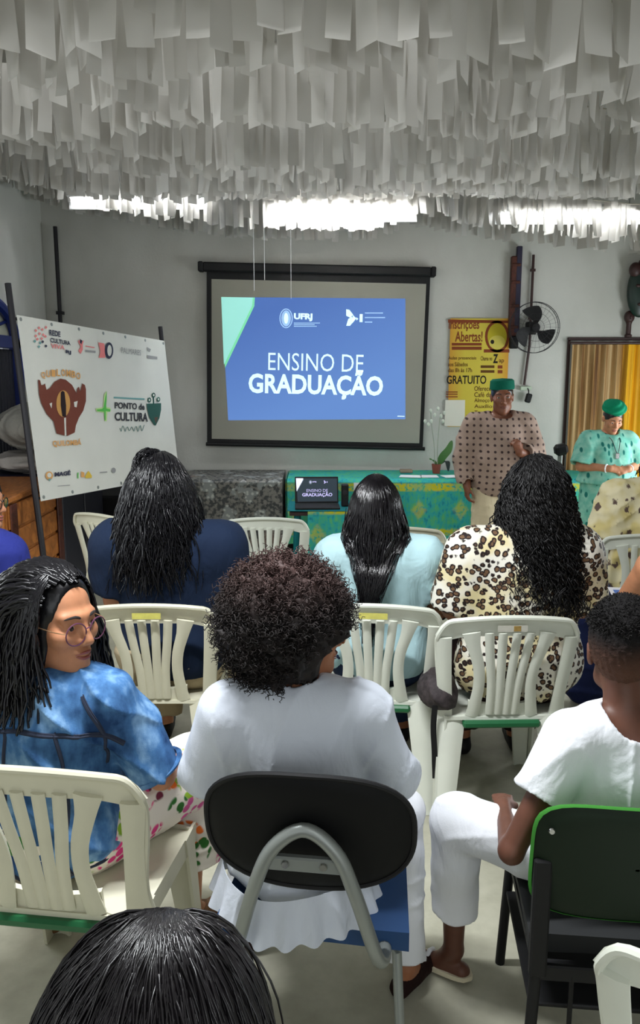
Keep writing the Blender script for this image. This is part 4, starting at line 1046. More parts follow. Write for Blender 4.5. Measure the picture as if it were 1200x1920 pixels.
sack('flat pale sack lying under the big grey sack', (-2.25, 6.4, 1.045), (.3, .42, .075), M['sack2'], 3)
sack('big bulging grey sack on top of the pale one', (-2.25, 6.42, 1.31), (.3, .42, .17), M['sack'], 4)

# ------------------------------------------------------------------ tables
fl = thing('bench_table', 'low table fully draped with grey flower-patterned cloth below the screen', 'table', (-.875, 7.6, 0))
G().box((-.55, -.34, .72), (.5, .34, .76)).build('tabletop', M['dark_wood'], fl)
for sx in (-.5, .45):
    for sy in (-.3, .3): G().box((sx - .025, sy - .025, 0), (sx + .025, sy + .025, .72)).build('leg', M['dark_wood'], fl)
cl = thing('floral_cloth', 'grey cloth with pale flowers draped over the low table below the screen', 'tablecloth', (-.875, 7.6, 0))
def drape(x0, x1, y0, y1, zt, zb, amp=.02, k=9, ends=True):
    def fn(u, w):
        x = x0 + (x1 - x0) * u; L = (zt - zb); D = y1 - y0; s = w * (L + D)
        if s < L: z = zb + s; y = y0 - amp * .6 + amp * math.sin(u * k * 6.28 / 2 + math.sin(u * 7)) * (1 - s / L); return (x, y, z)
        return (x, y0 + (s - L), zt + .004)
    return fn
G().sheet(drape(-.62, .53, -.365, .36, .768, .05, .014, 4), 60, 30, .004).build('cloth', M['grey_floral'], cl, True)
for sx in (-.625, .53): G().sheet(lambda u, w: (sx + .012 * math.sin(u * 14) * (1 - w), -.36 + u * .7, .05 + w * .72), 24, 6, .004).build('side_drop', M['grey_floral'], cl, True)
tb = thing('long_table', 'long table under the turquoise printed cloth along the front wall', 'table', (1.1, 7.6, 0))
G().box((-1.35, -.32, .72), (1.4, .32, .76)).build('tabletop', M['dark_wood'], tb)
for sx in (-1.3, 0, 1.35):
    for sy in (-.28, .28): G().box((sx - .025, sy - .025, 0), (sx + .025, sy + .025, .72)).build('leg', M['dark_frame'], tb)
G().box((-1.3, -.2, .06), (1.35, .25, .12)).build('under_shade', M['black'], tb)  # black bar put in for the shade beneath the table
tc = thing('batik_cloth', 'turquoise and green batik cloth with yellow motifs covering the long table', 'tablecloth', (1.1, 7.6, 0))
G().sheet(drape(-1.4, 1.45, -.345, .34, .768, .17, .022, 13), 150, 30, .004).build('cloth', M['batik'], tc, True)
for sx in (-1.41, 1.46): G().sheet(lambda u, w: (sx + .014 * math.sin(u * 15) * (1 - w), -.34 + u * .66, .2 + w * .57), 24, 6, .004).build('side_drop', M['batik'], tc, True)
tt = thing('small_table', 'small low table under a green cloth carrying the laptop', 'table', (.17, 6.72, 0))
G().box((-.42, -.25, .575), (.42, .22, .605)).build('tabletop', M['dark_wood'], tt)
for sx in (-.36, .38):
    for sy in (-.18, .18): G().tube([(sx, sy, .575), (sx * 1.05, sy, 0)], .026, 8).build('leg', M['teal_cloth'], tt, True)
tc2 = thing('laptop_table_cloth', 'green and teal batik cloth hanging off the small laptop table', 'tablecloth', (.17, 6.72, -.07))
G().sheet(drape(-.27, .46, -.275, .21, .688, .31, .018, 5), 60, 24, .004).build('cloth', M['batik'], tc2, True)
G().sheet(lambda u, w: (-.44 + u * .9, -.29 + w * .5, .6925 + .0), 6, 4, .003).build('top_runner', M['teal_cloth'], tc2)
# laptop
lp = thing('laptop', 'open laptop showing the GRADUAÇÃO slide on the small table', 'laptop', tuple(V3(at(598, 940, 6.62)[0], 6.62, .6235)), .04)
G().box((-.2, -.14, .0), (.17, .1, .018), bev=.004).build('keyboard_deck', M['black'], lp)
th = math.radians(14)
def lr(v): v = np.asarray(v, float); return v @ Rx(-th).T + V3(0, .1, .018)
def ltilt(o): o.rotation_euler = (-th, 0, 0); o.location = (0, .1, .018); return o
ltilt(G().box((-.2, 0, 0), (.17, .008, .225), bev=.004).build('lid', M['black'], lp))
pan = bpy.data.objects.new('display', None); COL.objects.link(pan); pan.parent = lp; ltilt(pan)
M['l_dark'] = glow('laptop_screen_dark', S(52, 62, 70), .5); M['l_white'] = glow('laptop_white', S(222, 226, 240), .75); M['l_pale'] = glow('laptop_grey', S(140, 150, 165), .6)
M['l_lil'] = glow('laptop_lilac', S(186, 180, 226), .7)
def lq(px, py): return (-.19 + (px - 415) / 345 * .35, .012 + (788 - py) / 231 * .2)
slide(pan, lq, -.001, ('l_dark', 'l_white', 'l_pale', 'l_lil', 'l_pale'), False)
p = at(646, 936, 6.7); spk = thing('desk_speaker', 'slim black box standing right of the laptop', 'speaker', (p[0], 6.68, .6235))
G().box((-.028, -.04, 0), (.032, .04, .185), bev=.008).build('case', M['black'], spk); G().lathe([(.0, -.002), (.02, -.002), (.022, 0), (.0, .001)], (0.002, -.041, .12), 14, Rx(math.pi / 2)).build('cone', M['dark_frame'], spk)
p = at(672, 915, 6.75); pg_ = thing('paper_stack', 'white papers leaning beside the black box on the laptop table', 'paper', (p[0], 6.72, .6235))
G().box((-.04, 0, 0), (.06, .01, .19), Rx(-.12)).build('sheet', M['paper'], pg_)
cb = thing('laptop_cable', 'thin black cable hanging down in front of the laptop table', 'cable', (.3, 6.4, 0)); q = at(650, 935, 6.4); e = at(632, 1015, 6.4)
G().tube(bez([(q[0] - .3, .12, .63), (q[0] - .31, .0, .6), (q[0] - .33, -.01, .45), (e[0] - .3, -.01, .2), (e[0] - .3, .1, .01)], 20), .004, 6).build('wire', M['black'], cb, True)
# orchid and things on the long table
p = at(818, 880, 7.66); oc = thing('potted_orchid', 'orchid with two bare pale stems and one big leaf on the long table', 'plant', (p[0], 7.66, .776))
G().lathe([(.03, 0), (.034, .0), (.046, .09), (.04, .09), (.036, .07)], seg=16).build('pot', mat('terracotta_pot', S(140, 68, 54), .6), oc, True)
G().ell((0, 0, .075), (.036, .036, .015)).build('soil', mat('dark_bark', S(40, 32, 26), .9), oc, True)
def leaf(name, pts, w, m):
    c_ = bez(pts, 14)
    def fn(u, v): i = int(round(u * 13)); ww = w * math.sin(math.pi * min(1, .12 + u * .88)) ** .7; return tuple(c_[i] + V3(1, -.3, -.4) * (v - .5) * ww + V3(0, 0, .25 * ww * abs(v - .5) * 2))
    G().sheet(fn, 14, 5, .003).build(name, m, oc, True)
lfm = mat('orchid_leaf_green', S(58, 108, 40), .4, var=(9, .15)); dlf = mat('dark_leaf', S(26, 36, 36), .4)
leaf('leaf', [(.02, 0, .08), (.06, -.02, .15), (.11, -.03, .22), (.14, -.03, .32)], .07, lfm); leaf('leaf', [(.02, 0, .08), (.07, -.02, .12), (.1, -.03, .1), (.11, -.03, .02)], .06, dlf); leaf('leaf', [(0, 0, .08), (-.03, .03, .12), (-.06, .03, .13)], .04, lfm)
stm = mat('pale_green_stem', S(150, 158, 140), .6)
for x0_, x1_ in ((-.02, -.055), (.01, .015)):
    G().tube(bez([(x0_, 0, .08), (x0_ - .005, -.01, .25), (x1_, -.01, .45), (x1_ * 1.3 + .005, -.01, .58)], 14), .004, 6).build('stem', stm, oc, True)
fw = mat('pale_bud', S(206, 214, 200), .6)
for k, (x, z) in enumerate(((-.06, .5), (-.09, .47), (-.03, .56), (.03, .55), (.06, .58), (-.07, .6), (.0, .62), (-.12, .5), (.05, .5))): G().ell((x, -.015, z), (.014, .012, .02)).build('bud', fw, oc, True)
for k, (px, w_, lab) in enumerate(((770, .2, 'sheet of paper lying on the long table nearest the straight-haired woman'), (805, .16, 'sheet of paper lying on the long table in front of the orchid'), (850, .2, 'sheet of paper lying on the long table beside the speaking man'))):
    x = at(px, 885, 7.42)[0]; o = G().box((-w_ / 2, -.08, 0), (w_ / 2, .08, .004), Rz(.2 * (k - 1))).build('paper_sheet', M['paper'], None); o.location = (x, 7.42, .776); tag(o, lab, 'paper', 'papers on the long table')
bx = G().box((-.06, -.04, 0), (.06, .04, .03), bev=.004).build('small_box', mat('brown_card', S(150, 130, 110), .8), None); bx.location = (at(762, 880, 7.7)[0], 7.72, .776); tag(bx, 'small brown box lying on the long table near the wall', 'box')
p = at(1051, 845, 7.1); mic = thing('microphone_stand', 'black headed device on a thin grey stand beside the curtain', 'stand', (p[0], 7.1, 0))
G().lathe([(.0, 0), (.13, 0), (.13, .02), (.02, .035)], seg=20).build('base', M['black'], mic, True); G().tube([(0, 0, .02), (0, 0, p[2] - .04)], .022, 10).build('pole', M['grey_steel'], mic, True)
G().box((-.055, -.05, p[2] - .04), (.06, .05, p[2] + .06), Ry(-.2), bev=.025).build('head', M['black'], mic)
# dark crate with grey cover left of the draped table
cr = thing('covered_crate', 'grey crate with dark lid standing under the banner', 'crate', (-1.86, 7.56, 0))
G().box((-.3, -.3, 0.01), (.3, .3, .4), bev=.02).build('box', mat('grey_plastic_crate', S(110, 112, 108), .6, var=(4, .1)), cr); G().box((-.32, -.32, .401), (.32, .32, .62), bev=.02).build('lid', M['black'], cr)
# ------------------------------------------------------------------ chairs
def ysurf(u, z): return -.205 - (z - .44) * .22 + .5 * u * u
def ribbon(g, path, th=.012, n=16):
    """flat strip on the chair's curved back; path of (u, z, width)"""
    c = bez(path, n); d = np.gradient(c[:, :2], axis=0); d /= np.linalg.norm(d, axis=1)[:, None] + 1e-9; nn = np.stack([d[:, 1], -d[:, 0]], 1)
    def fn(a, b):
        i = int(round(a * (n - 1))); p = c[i, :2] + nn[i] * (b - .5) * c[i, 2]
        return (p[0], ysurf(p[0], p[1]) - .006 * math.cos((b - .5) * 3.1), p[1])
    g.sheet(fn, n, 4, th); return g
WC = {}
def white_chair_meshes():
    def rail():
        g = G(); W = .262
        def fn(a, b):
            u = (a - .5) * 2 * W; e = min(1, abs(u) / W)
            zt = .862 - .03 * e ** 2 - .055 * max(0, (e - .8) / .2) ** 2.5; zb = .785 - .012 * e ** 2 - (.03 * max(0, (e - .55) / .45) ** 1.5); z = zb + (zt - zb) * b
            return (u, ysurf(u, z) - .006 - .012 * max(0, b - .8) / .2, z)
        g.sheet(fn, 33, 7, .013)
        pts = [fn(a, 1.0) for a in np.linspace(.0, 1, 33)]; 
        e = [(u, ysurf(u, z) - .004, z) for u, z in ((.262, .74), (.255, .66), (.244, .58), (.238, .5), (.246, .44))]
        full = [(-a, b, c) for a, b, c in e[::-1]] + [tuple(np.array(q) + V3(0, .004, 0)) for q in pts] + e
        g.tube(bez(full, 90), .0095, 8); return g
    WC['top_rail'] = rail().mesh('top_rail', True)
    WC['bottom_rail'] = G().sheet(lambda a, b: ((a - .5) * .26, ysurf((a - .5) * .26, .44 + b * .04) - .005, .425 + b * .062 + .012 * (2 * a - 1) ** 2), 13, 4, .014).mesh('bottom_rail', True)
    for s in (-1, 1):
        WC['post', s] = ribbon(G(), [(s * .238, .775, .05), (s * .234, .73, .044), (s * .224, .62, .036), (s * .217, .5, .042), (s * .219, .43, .06)], .016).mesh('side_post', True)
        WC['rib', s] = ribbon(G(), [(s * .142, .80, .06), (s * .128, .74, .038), (s * .105, .66, .031), (s * .098, .58, .03), (s * .106, .5, .034), (s * .115, .44, .04)], .014).mesh('back_rib', True)
    WC['slats'] = [ribbon(G(), [(t * .098, .80, .021), (t * .085, .7, .02), (t * .066, .58, .019), (t * .06, .45, .019)], .012).mesh('slat', True) for t in (-.78, -.27, .27, .78)]
    g = G().sheet(lambda a, b: ((a - .5) * (.44 + .03 * b), -.215 + b * .44, .438 - .012 * math.sin(a * math.pi) * math.sin(min(1, b * 1.2) * math.pi) - .03 * max(0, b - .88) / .12), 14, 14, .014)
    for s in (-1, 1): g.sheet(lambda a, b: (s * (.22 + .015 * a) , -.215 + a * .43, .44 - b * (.06 + .0 * a)), 8, 3, .008)
    WC['seat'] = g.mesh('seat', True)
    def leg(s, f):
        y0, y1 = (.185, .235) if f else (-.195, -.29); x0, x1 = s * .215, s * (.225 if f else .235); g = G(); w0, w1 = .1, .06
        def fa(a, b): t = a; x = x0 + (x1 - x0) * t; y = y0 + (y1 - y0) * t; w = w0 + (w1 - w0) * t; return (x - s * w * b + s * .02, y + (.012 * math.sin(b * 3.14)) * (-1 if not f else 1), .44 - .44 * t)
        def fb(a, b): t = a; x = x0 + (x1 - x0) * t; y = y0 + (y1 - y0) * t; w = (w0 + (w1 - w0) * t) * .7; return (x + s * .02, y + (w * b) * (1 if not f else -1), .44 - .44 * t)
        g.sheet(fa, 8, 5, .009); g.sheet(fb, 8, 3, .009); return g.mesh('leg', True)
    for s in (-1, 1):
        for f in (0, 1): WC['leg', s, f] = leg(s, f)
    WC['sticker'] = G().sheet(lambda a, b: (-.055 + a * .11, ysurf(0, .835) - .0265 - .002, .812 + b * .024), 3, 2, .001).mesh('sticker')
    WC['green'] = G().box((-.15, -.235, .395), (.15, .1, .424), bev=.008).mesh('under_seat')
white_chair_meshes()
def white_chair(label, X, Yb, rz=0, m='white_plastic', sticker=None, green=False):
    t = thing('plastic_chair', label, 'chair', (X + .297 * math.sin(rz) * -1, Yb + .297 * math.cos(rz), 0), rz, 'white plastic chairs')
    P = lambda n, k: obj(n, WC[k] if not isinstance(k, bpy.types.Mesh) else k, None, t)
    for n, k in (('top_rail', 'top_rail'), ('bottom_rail', 'bottom_rail'), ('side_post', ('post', -1)), ('side_post', ('post', 1)), ('back_rib', ('rib', -1)), ('back_rib', ('rib', 1)), ('seat', 'seat'), ('leg', ('leg', -1, 0)), ('leg', ('leg', 1, 0)), ('leg', ('leg', -1, 1)), ('leg', ('leg', 1, 1))):
        me = WC[k]
        if not me.materials: me.materials.append(M[m])
        o = P(n, k); o.material_slots[0].link = 'OBJECT'; o.material_slots[0].material = M[m]
    for me in WC['slats']:
        if not me.materials: me.materials.append(M[m])
        o = P('slat', me); o.material_slots[0].link = 'OBJECT'; o.material_slots[0].material = M[m]
    if sticker: o = obj('sticker', WC['sticker'].copy(), M[sticker], t); o['label'] = 'small yellowish sticker'
    if green: obj('under_seat', WC['green'].copy(), M['green_plastic'], t)['label'] = 'green strip under the seat'
    return t
def cx(px, Y, z=.8): d = Y * math.cos(PITCH) + (CAM_H - z) * math.sin(PITCH); return (px - 600) / FPX * d
white_chair('white plastic chair with a yellow sticker behind the woman in the navy top', cx(277, 2.97), 2.97, 0, 'white_plastic_old', 'sticker')
white_chair('white plastic chair with a yellow sticker behind the straight-haired woman in pale blue', cx(700, 2.97), 2.97, -.1, 'white_plastic', 'sticker', True)
c3 = white_chair('white plastic chair with a brown-stained sticker behind the woman in the leopard print', cx(958, 2.82), 2.82, .03, 'white_plastic', 'sticker_grey', True)
o = G().sheet(lambda a, b: (.004 + a * .026, ysurf(0, .835) - .0295, .814 + b * .02), 3, 2, .001).build('tape', M['rust'], c3); o['label'] = 'brown tape on the sticker'
white_chair('white plastic chair carrying the girl in the denim jacket', cx(48, 1.69), 1.69, -.13, 'white_plastic_old', None, True)
white_chair('empty white plastic chair facing the laptop table', cx(497, 4.81), 4.81, 0, 'white_plastic')
white_chair('empty white plastic chair turned sideways under the banner', cx(185, 4.94), 4.94, -.55, 'white_plastic_old')
white_chair('white plastic chair mostly hidden beyond the straight-haired woman', cx(750, 4.51), 4.51, -.1, 'white_plastic_old')
white_chair('white plastic chair carrying the woman in the cream print blouse', cx(1217, 4.31), 4.31, .0, 'white_plastic')
white_chair('white plastic chair standing empty behind the green chair, cut by the frame', .659, .998, -.6, 'white_plastic')

# black oval-backed chair
bcX, bcY = cx(583, 1.66), 1.66
t = thing('office_chair', 'black oval-backed chair with grey steel frame and blue seat', 'chair', (bcX - .3 * math.sin(-.1), bcY + .3, 0), -.13)
def oval(a, b, dy=0, k=1):
    th = a * 2 * math.pi; n = 2.7; c_, s_ = math.cos(th), math.sin(th); r = (abs(c_) ** n + abs(s_) ** n) ** (-1 / n)
    x = r * c_ * .242 * k * b; z = r * s_ * .158 * k * b; return (x, -.3 + .55 * x * x - .22 * z + dy, .715 + z)
g = G().sheet(lambda a, b: oval(a, .02 + b * .98, -.016 + .016 * b ** 8), 49, 12); g.sheet(lambda a, b: oval(1 - a, .02 + b * .98, .02 - .02 * b ** 6), 49, 12); g.build('backrest', M['black_plastic'], t, True)
g = G().tube([oval(a, 1.0, .0) for a in np.linspace(0, 1, 61)[:-1]], .007, 8, closed=True); g.build('edge_trim', M['black'], t, True)
ft = bez([(-.05, .12, .40), (-.12, .0, .385), (-.175, -.22, .39), (-.165, -.31, .42), (-.115, -.345, .60), (-.072, -.345, .70), (0, -.34, .748), (.072, -.345, .70), (.115, -.345, .60), (.165, -.31, .42), (.175, -.22, .39), (.12, .0, .385), (.05, .12, .40)], 70)
G().tube(ft, .0165, 12).build('frame_tube', M['grey_steel'], t, True)
g = G().box((-.085, -.345, .645), (.085, -.325, .68), bev=.004); g.build('back_plate', M['grey_steel'], t)
for x in (-.043, .043): G().lathe([(.0, .004), (.008, .004), (.01, 0), (.0, -.001)], (x, -.346, .664), 12, Rx(math.pi / 2)).build('bolt', M['chrome'], t, True)
G().sheet(lambda a, b: ((a - .5) * .47 * (1 - .1 * b), -.235 + b * .45, .435 + .02 * math.sin(a * 3.14) * math.sin(b * 3.14)), 16, 16, .05).build('seat', M['blue_seat'], t, True)
G().box((-.2, -.2, .372), (.2, .18, .384), bev=.004).build('seat_shell', M['black_plastic'], t)
for sx in (-1, 1):
    for y0, y1 in ((-.17, -.23), (.16, .22)): G().tube([(sx * .16, y0 * .6, .36), (sx * .205, y0, .33), (sx * .225, y1, .0)], .0125, 10).build('leg', M['grey_steel'], t, True)

# green chair
gcX, gcY = cx(1226, 1.61), 1.61
t = thing('upholstered_chair', 'green upholstered chair with black frame carrying the boy in white', 'chair', (gcX, gcY + .27, 0), -.1)
def gb(a, b, dy, k=1.0):
    th = a * 2 * math.pi; n = 5.; c_, s_ = math.cos(th), math.sin(th); r = (abs(c_) ** n + abs(s_) ** n) ** (-1 / n); x = r * c_ * .222 * k * b; z = r * s_ * .15 * k * b
    return (x, -.27 + .4 * x * x - .15 * z + dy, .66 + z)
G().sheet(lambda a, b: gb(a, .02 + b * .98, -.006 + .012 * b ** 8), 65, 10).build('back_panel', M['green_back'], t, True)
g = G().sheet(lambda a, b: gb(1 - a, .02 + b * .98, .045 - .03 * b ** 5), 65, 12); g.sheet(lambda a, b: gb(1 - a, 1.0 + .03 * math.sin(b * 3.14), .015 - b * .012), 65, 5); g.build('back_cushion', M['green_fabric'], t, True)
for x, z in ((-.19, .745), (.19, .745), (-.19, .6), (.19, .6)): G().lathe([(.0, .003), (.006, .003), (.008, 0), (0, -.001)], (x, -.27 - .15 * (z - .672) + .4 * x * x - .012, z), 10, Rx(math.pi / 2)).build('screw', M['chrome'], t)
G().sheet(lambda a, b: ((a - .5) * .43, -.21 + b * .44, .44 + .02 * math.sin(a * 3.14) * math.sin(b * 3.14)), 14, 14, .05).build('seat', M['black_seat'], t, True)
for sx in (-1, 1):
    G().box((sx * .2 - .02, -.262, .36), (sx * .2 + .02, -.235, .66), bev=.005).build('back_upright', M['black'], t)
    G().tube([(sx * .2, -.24, .4), (sx * .215, -.24, 0)], .014, 10).build('leg', M['black'], t, True); G().tube([(sx * .2, .2, .39), (sx * .215, .23, 0)], .014, 10).build('leg', M['black'], t, True)
    G().box((sx * .2 - .012, -.23, .375), (sx * .2 + .012, .2, .395)).build('side_rail', M['black'], t)
G().box((-.2, -.25, .17), (.2, -.23, .2), bev=.004).build('crossbar', M['black'], t); G().box((-.2, -.25, .345), (.2, -.22, .385), bev=.004).build('crossbar', M['black'], t)
G().box((-.21, -.22, .25), (.21, .2, .262), bev=.003).build('under_shelf', M['black'], t)
for x in (-.12, -.03): G().tube([(x, -.245, .0), (x, -.245, .36)], .006, 6).build('rod', M['black'], t)

# ------------------------------------------------------------------ people
rng = np.random.default_rng(11)
def w2l(w, loc, rz, k): p = Rz(-rz) @ (V3(w) - V3(loc[0], loc[1], 0)); return V3(p[0] / k, p[1] / k, .45 + (p[2] - .45) / k)
def skull_coll(s, f=1.06): return (s.hc + s.Rh @ SK_C * s.hs, SK_R * s.hs * f)
def torso_coll(s, g=.03):
    q = s.q; return [(s.sh((0, 0, .90)), np.array([q['cw'] + g, q['cd'] + g, .2])), (s.sh((0, q['sy'], q['sz'])), np.array([q['sx'] + .03, .08 + g, .075 + g * .6]))]
def skull_cap(s, P, f=1.08, face=True):
    def fn(q):
        d = ell(q, SK_C + np.array([0, -.004, .004]), SK_R * f)
        if face: d = smax(d, -ell(q, (0, .1, -.06), (.075, .085, .115)), .015); d = np.maximum(d, -(q[:, 2] + F32(.09)) + np.maximum(0, q[:, 1]) * 1.0)
        return d
    return local(P, s.hc, s.Rh, .26, lambda q: fn(q / F32(s.hs)) * F32(s.hs))
def dirs_down(nv, back=.3): d = nv * .35 + np.array([0, -back, -.35]); return d / np.linalg.norm(d, axis=1)[:, None]

# 1 woman with wavy hair, navy top
s = Person('woman with wavy black shoulder-length hair in a navy top, seen from behind before the banner', (cx(318, 3.24, 1.0), 3.24, 0), 0, 1.03, dict(sx=.2, cw=.2, cd=.135, ww=.195, wd=.14, hw=.21, hd=.15, ar=1.4, lr=1.2), head=(.1, 0, 0), hc=(-.03, .02, 1.255), hs=1.06, skin='skin_tan', h=.0135)
s.face(); s.shirt(M['navy_cloth'], .5, .8, .02, .018, .075, wrinkle=.006, seed=2); s.trousers(M['beige_pants'], g=.02); s.shoes(M['black'])
d = scalp(3000, rng, HAIRLINE); p, nv = hw(s, d, 1.09); cl = [(s.hc + V3(.0, -.045, -.085), np.array([.146, .122, .195])), skull_coll(s, 1.12)]
C, R = grow(p, dirs_down(nv, .2), rng.uniform(.3, .47, len(p)), 20, .3, cl, (.011, 26), (0, 0), rng, .0036, .4, jit=.13)
def base(P): return smin(smin(skull_cap(s, P, 1.04), ell(P, s.hc + V3(0, -.045, -.1), (.138, .112, .18)), .05), ell(P, s.hc + V3(0.01, -.07, -.2), (.135, .075, .11)), .05) - wr(P, .006, 22, 5)
b = sdf_mesh(base, s.hc - V3(.25, .25, .4), s.hc + V3(.25, .2, .2), .009)
v, f = tubes(C, R); hair_obj(s, [v], [f], M['hair_black'], b)
d = scalp(220, rng, lambda d: (d[:, 2] > .75)); p, nv = hw(s, d * np.array([.5, .5, 1]) + np.array([-.25, -.1, 0]), 1.16)
C, R = grow(p, nv + np.array([-.3, -.2, .2]), rng.uniform(.05, .09, len(p)), 9, .35, [skull_coll(s, 1.12)], (.006, 50), (.008, 60), rng, .0032, .4); v, f = tubes(C, R); hair_obj(s, [v], [f], M['hair_black'], None, 'hair_tuft')

# 2 teenager with afro
aX, aY, k_ = cx(556, 1.86, .9), 1.86, .82
w = lambda x, y, z: w2l((x, y, z), (aX, aY), 0, k_)
s = Person('person with a big dark afro in a white ruffled top on the black oval chair', (aX, aY, 0), 0, k_, dict(sx=.19, cw=.19, cd=.13, ww=.175, wd=.13, hw=.2, hd=.15, ar=1.15, lr=1.0), head=(1.25, -.1, 0), hc=(.015, .03, 1.265), hs=1.2, lean=.05, skin='skin_warm', h=.008,
           arms={'L': ((-.29, .05, .80), (-.13, .28, .67)), 'R': ((.29, .05, .80), (.13, .28, .67))}, legs={'R': (w(.235, 2.12, .5), w(.245, 2.02, .08)), 'L': (w(-.22, 2.22, .52), w(-.23, 2.2, .08))})
s.face('lip_dark'); s.glasses(M['gold_wire'], lens=True); s.shirt(M['white_cloth'], .47, 1.0, .02, .022, .066, wrinkle=.007, f=8, seed=4, long=True); s.trousers(M['white_bright'], g=.012, ex=.004, cuff=.95); s.shoes(M['brown_cloth'], .002)
G().sheet(lambda a, b: ((.19 + .03 * (1 - b) + .01 * (1 - b) * math.sin(a * 95)) * math.sin((a - .5) * 4.6), -(.172 + .035 * (1 - b) + .012 * (1 - b) * math.sin(a * 95)) * math.cos((a - .5) * 4.6), .425 + b * .10 + .012 * math.sin(a * 13)), 150, 8, .002).build('ruffle', M['white_cloth'], s.root, True)
ac = s.hc + V3(-.05, -.01, .02); AR = np.array([.205, .2, .205])
def base(P):
    d = ell(P, ac, AR * .9) - wr(P, .02, 26, 8) - wr(P, .01, 60, 9)
    d = smax(d, -ell(P, s.hc + V3(.17, -.15, -.13), (.135, .19, .13)), .02)
    return smax(d, -local(P, s.hc, s.Rh, .3, lambda q: ell(q, (0, .18, -.09), (.1, .15, .12))), .02)
b = sdf_mesh(base, ac - .25, ac + .25, .008)
d = scalp(3300, rng, lambda d: ~((d @ (s.Rh @ V3(0, .88, -.47)) > .73) | (d @ nrm(V3(.68, -.42, -.6)) > .7))); p = ac + d * AR * rng.uniform(.8, .9, (len(d), 1))
C, R = grow(p, d + rng.normal(0, .5, d.shape), rng.uniform(.04, .075, len(p)), 14, .02, (), (0, 0), (.0065, 300), rng, .0021, .5, jit=.22); v, f = tubes(C, R, 3)
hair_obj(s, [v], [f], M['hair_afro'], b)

# 3 girl in denim jacket
gX, gY, k_ = cx(84, 1.95, .9), 1.97, .82
w = lambda x, y, z: w2l((x, y, z), (gX, gY), -.1, k_)
s = Person('girl with glasses and long dark braids in a blue denim jacket looking to the side', (gX, gY, 0), -.1, k_, dict(sx=.19, cw=.195, cd=.135, ww=.19, wd=.135, hw=.2, hd=.15, ar=1.1, lr=1.1, nk=.056), head=(1.98, -.02, -.03), hc=(.03, .02, 1.262), hs=1.32, lean=.02, skin='skin_tan', h=.0066,
           arms={'L': ((-.30, .02, .80), (-.15, .26, .66)), 'R': (w(-.425, 1.98, .685), w(-.42, 2.2, .62))}, legs={'R': (w(-.395, 2.28, .545), w(-.41, 2.28, .08)), 'L': (w(-.85, 2.35, .52), w(-.85, 2.3, .08))})
s.face('lip', look=(.25, .0)); s.glasses(M['purple_frame'], .028, .026, drop=.006)
jk = s.shirt(M['denim'], .46, .9, .026, .022, .075, nc=(0, .02, 1.12), wrinkle=.013, f=9, seed=6, flare=.06, h=.008); s.trousers(M['tropic'], g=.034, ex=.03, cuff=.6); s.shoes(mat('brown_patterned_shoe', S(120, 84, 50), .7, var=(60, .4)))
bm = jk.data; bv = BVHTree.FromPolygons([v.co[:] for v in bm.vertices], [p.vertices[:] for p in bm.polygons])
def seam(pts, off=.0, r=.0032, n=40, back=True):
    out = []
    for p in bez(pts, n):
        p = s.T(p); d = V3(0, -1, 0) if back else V3(.75, -.65, 0)
        h_, nn, i_, _ = bv.ray_cast(Vector((p + d * .5).tolist()), Vector((-d).tolist()))
        if h_ is not None: out.append(np.array(h_) + np.array(nn) * .001)
    if len(out) > 3:
        for o_ in (-.0055, 0, .0055):
            G().tube(np.array(out) + V3(o_ * .5, 0, o_), r * (1.5 if o_ == 0 else .55), 5).build('seam', M['seam'], jk, True)
seam([(-.24, 0, .985), (-.1, 0, .965), (.08, 0, .955), (.20, 0, .94), (.27, 0, .90)])
for x in (-.085, .105): seam([(x * .8, 0, .96), (x, 0, .85), (x * 1.05, 0, .66), (x * 1.1, 0, .5)])
seam([(.155, -.05, 1.06), (.205, -.05, .98), (.215, -.05, .9), (.2, -.05, .82)])
seam([(-.27, 0, .51), (-.1, 0, .50), (.1, 0, .50), (.27, 0, .51)])
# cuff
S_, E_, W_ = s.arm['R']; e = S_ + (E_ - S_) * .9; dr = nrm(E_ - S_); fr = frame_from(dr, V3(0, 0, 1))
G().tube([s.T(e + fr[:, 0] * .087 * math.cos(a) * 1.0 + fr[:, 2] * .087 * math.sin(a)) for a in np.linspace(0, 6.283, 33)[:-1]], .008, 6, closed=True).build('cuff', M['denim'], jk, True)
d = scalp(860, rng, lambda d: (d[:, 2] > -.35) & ~((d[:, 1] > .5) & (d[:, 2] < .66)) & ~((d[:, 1] > .1) & (d[:, 2] < .2))); p, nv = hw(s, d, 1.08); fwd = s.Rh @ V3(0, 1, 0)
dd = nv * .35 - fwd * .7 + np.array([0, 0, .2]); tcl = torso_coll(s, .05); cl = [skull_coll(s, 1.12)] + tcl
C, R = grow(p, dd, rng.uniform(.4, .5, len(p)), 24, .2, cl, (.006, 60), (0, 0), rng, .0066, .75, jit=.06)
R = R * (1 + .3 * np.sin(np.linspace(0, 66, 24))[None] * 1.0); v, f = tubes(C, R, 4)
d = scalp(800, rng, lambda d: HAIRLINE(d) & (d[:, 1] < .25)); p, nv = hw(s, d, 1.06)
C, R = grow(p, nv * .3 - fwd * .4 - np.array([0, 0, .3]), rng.uniform(.3, .42, len(p)), 16, .28, cl, (.005, 40), (0, 0), rng, .0042, .6, jit=.1); v2, f2 = tubes(C, R, 3)
rt = s.Rh @ V3(1, 0, 0)
d = scalp(420, rng, lambda d: (np.abs(d[:, 0]) > .5) & (d[:, 1] > -.3) & (d[:, 1] < .42) & (d[:, 2] > .15) & (d[:, 2] < .8)); p, nv = hw(s, d, 1.08)
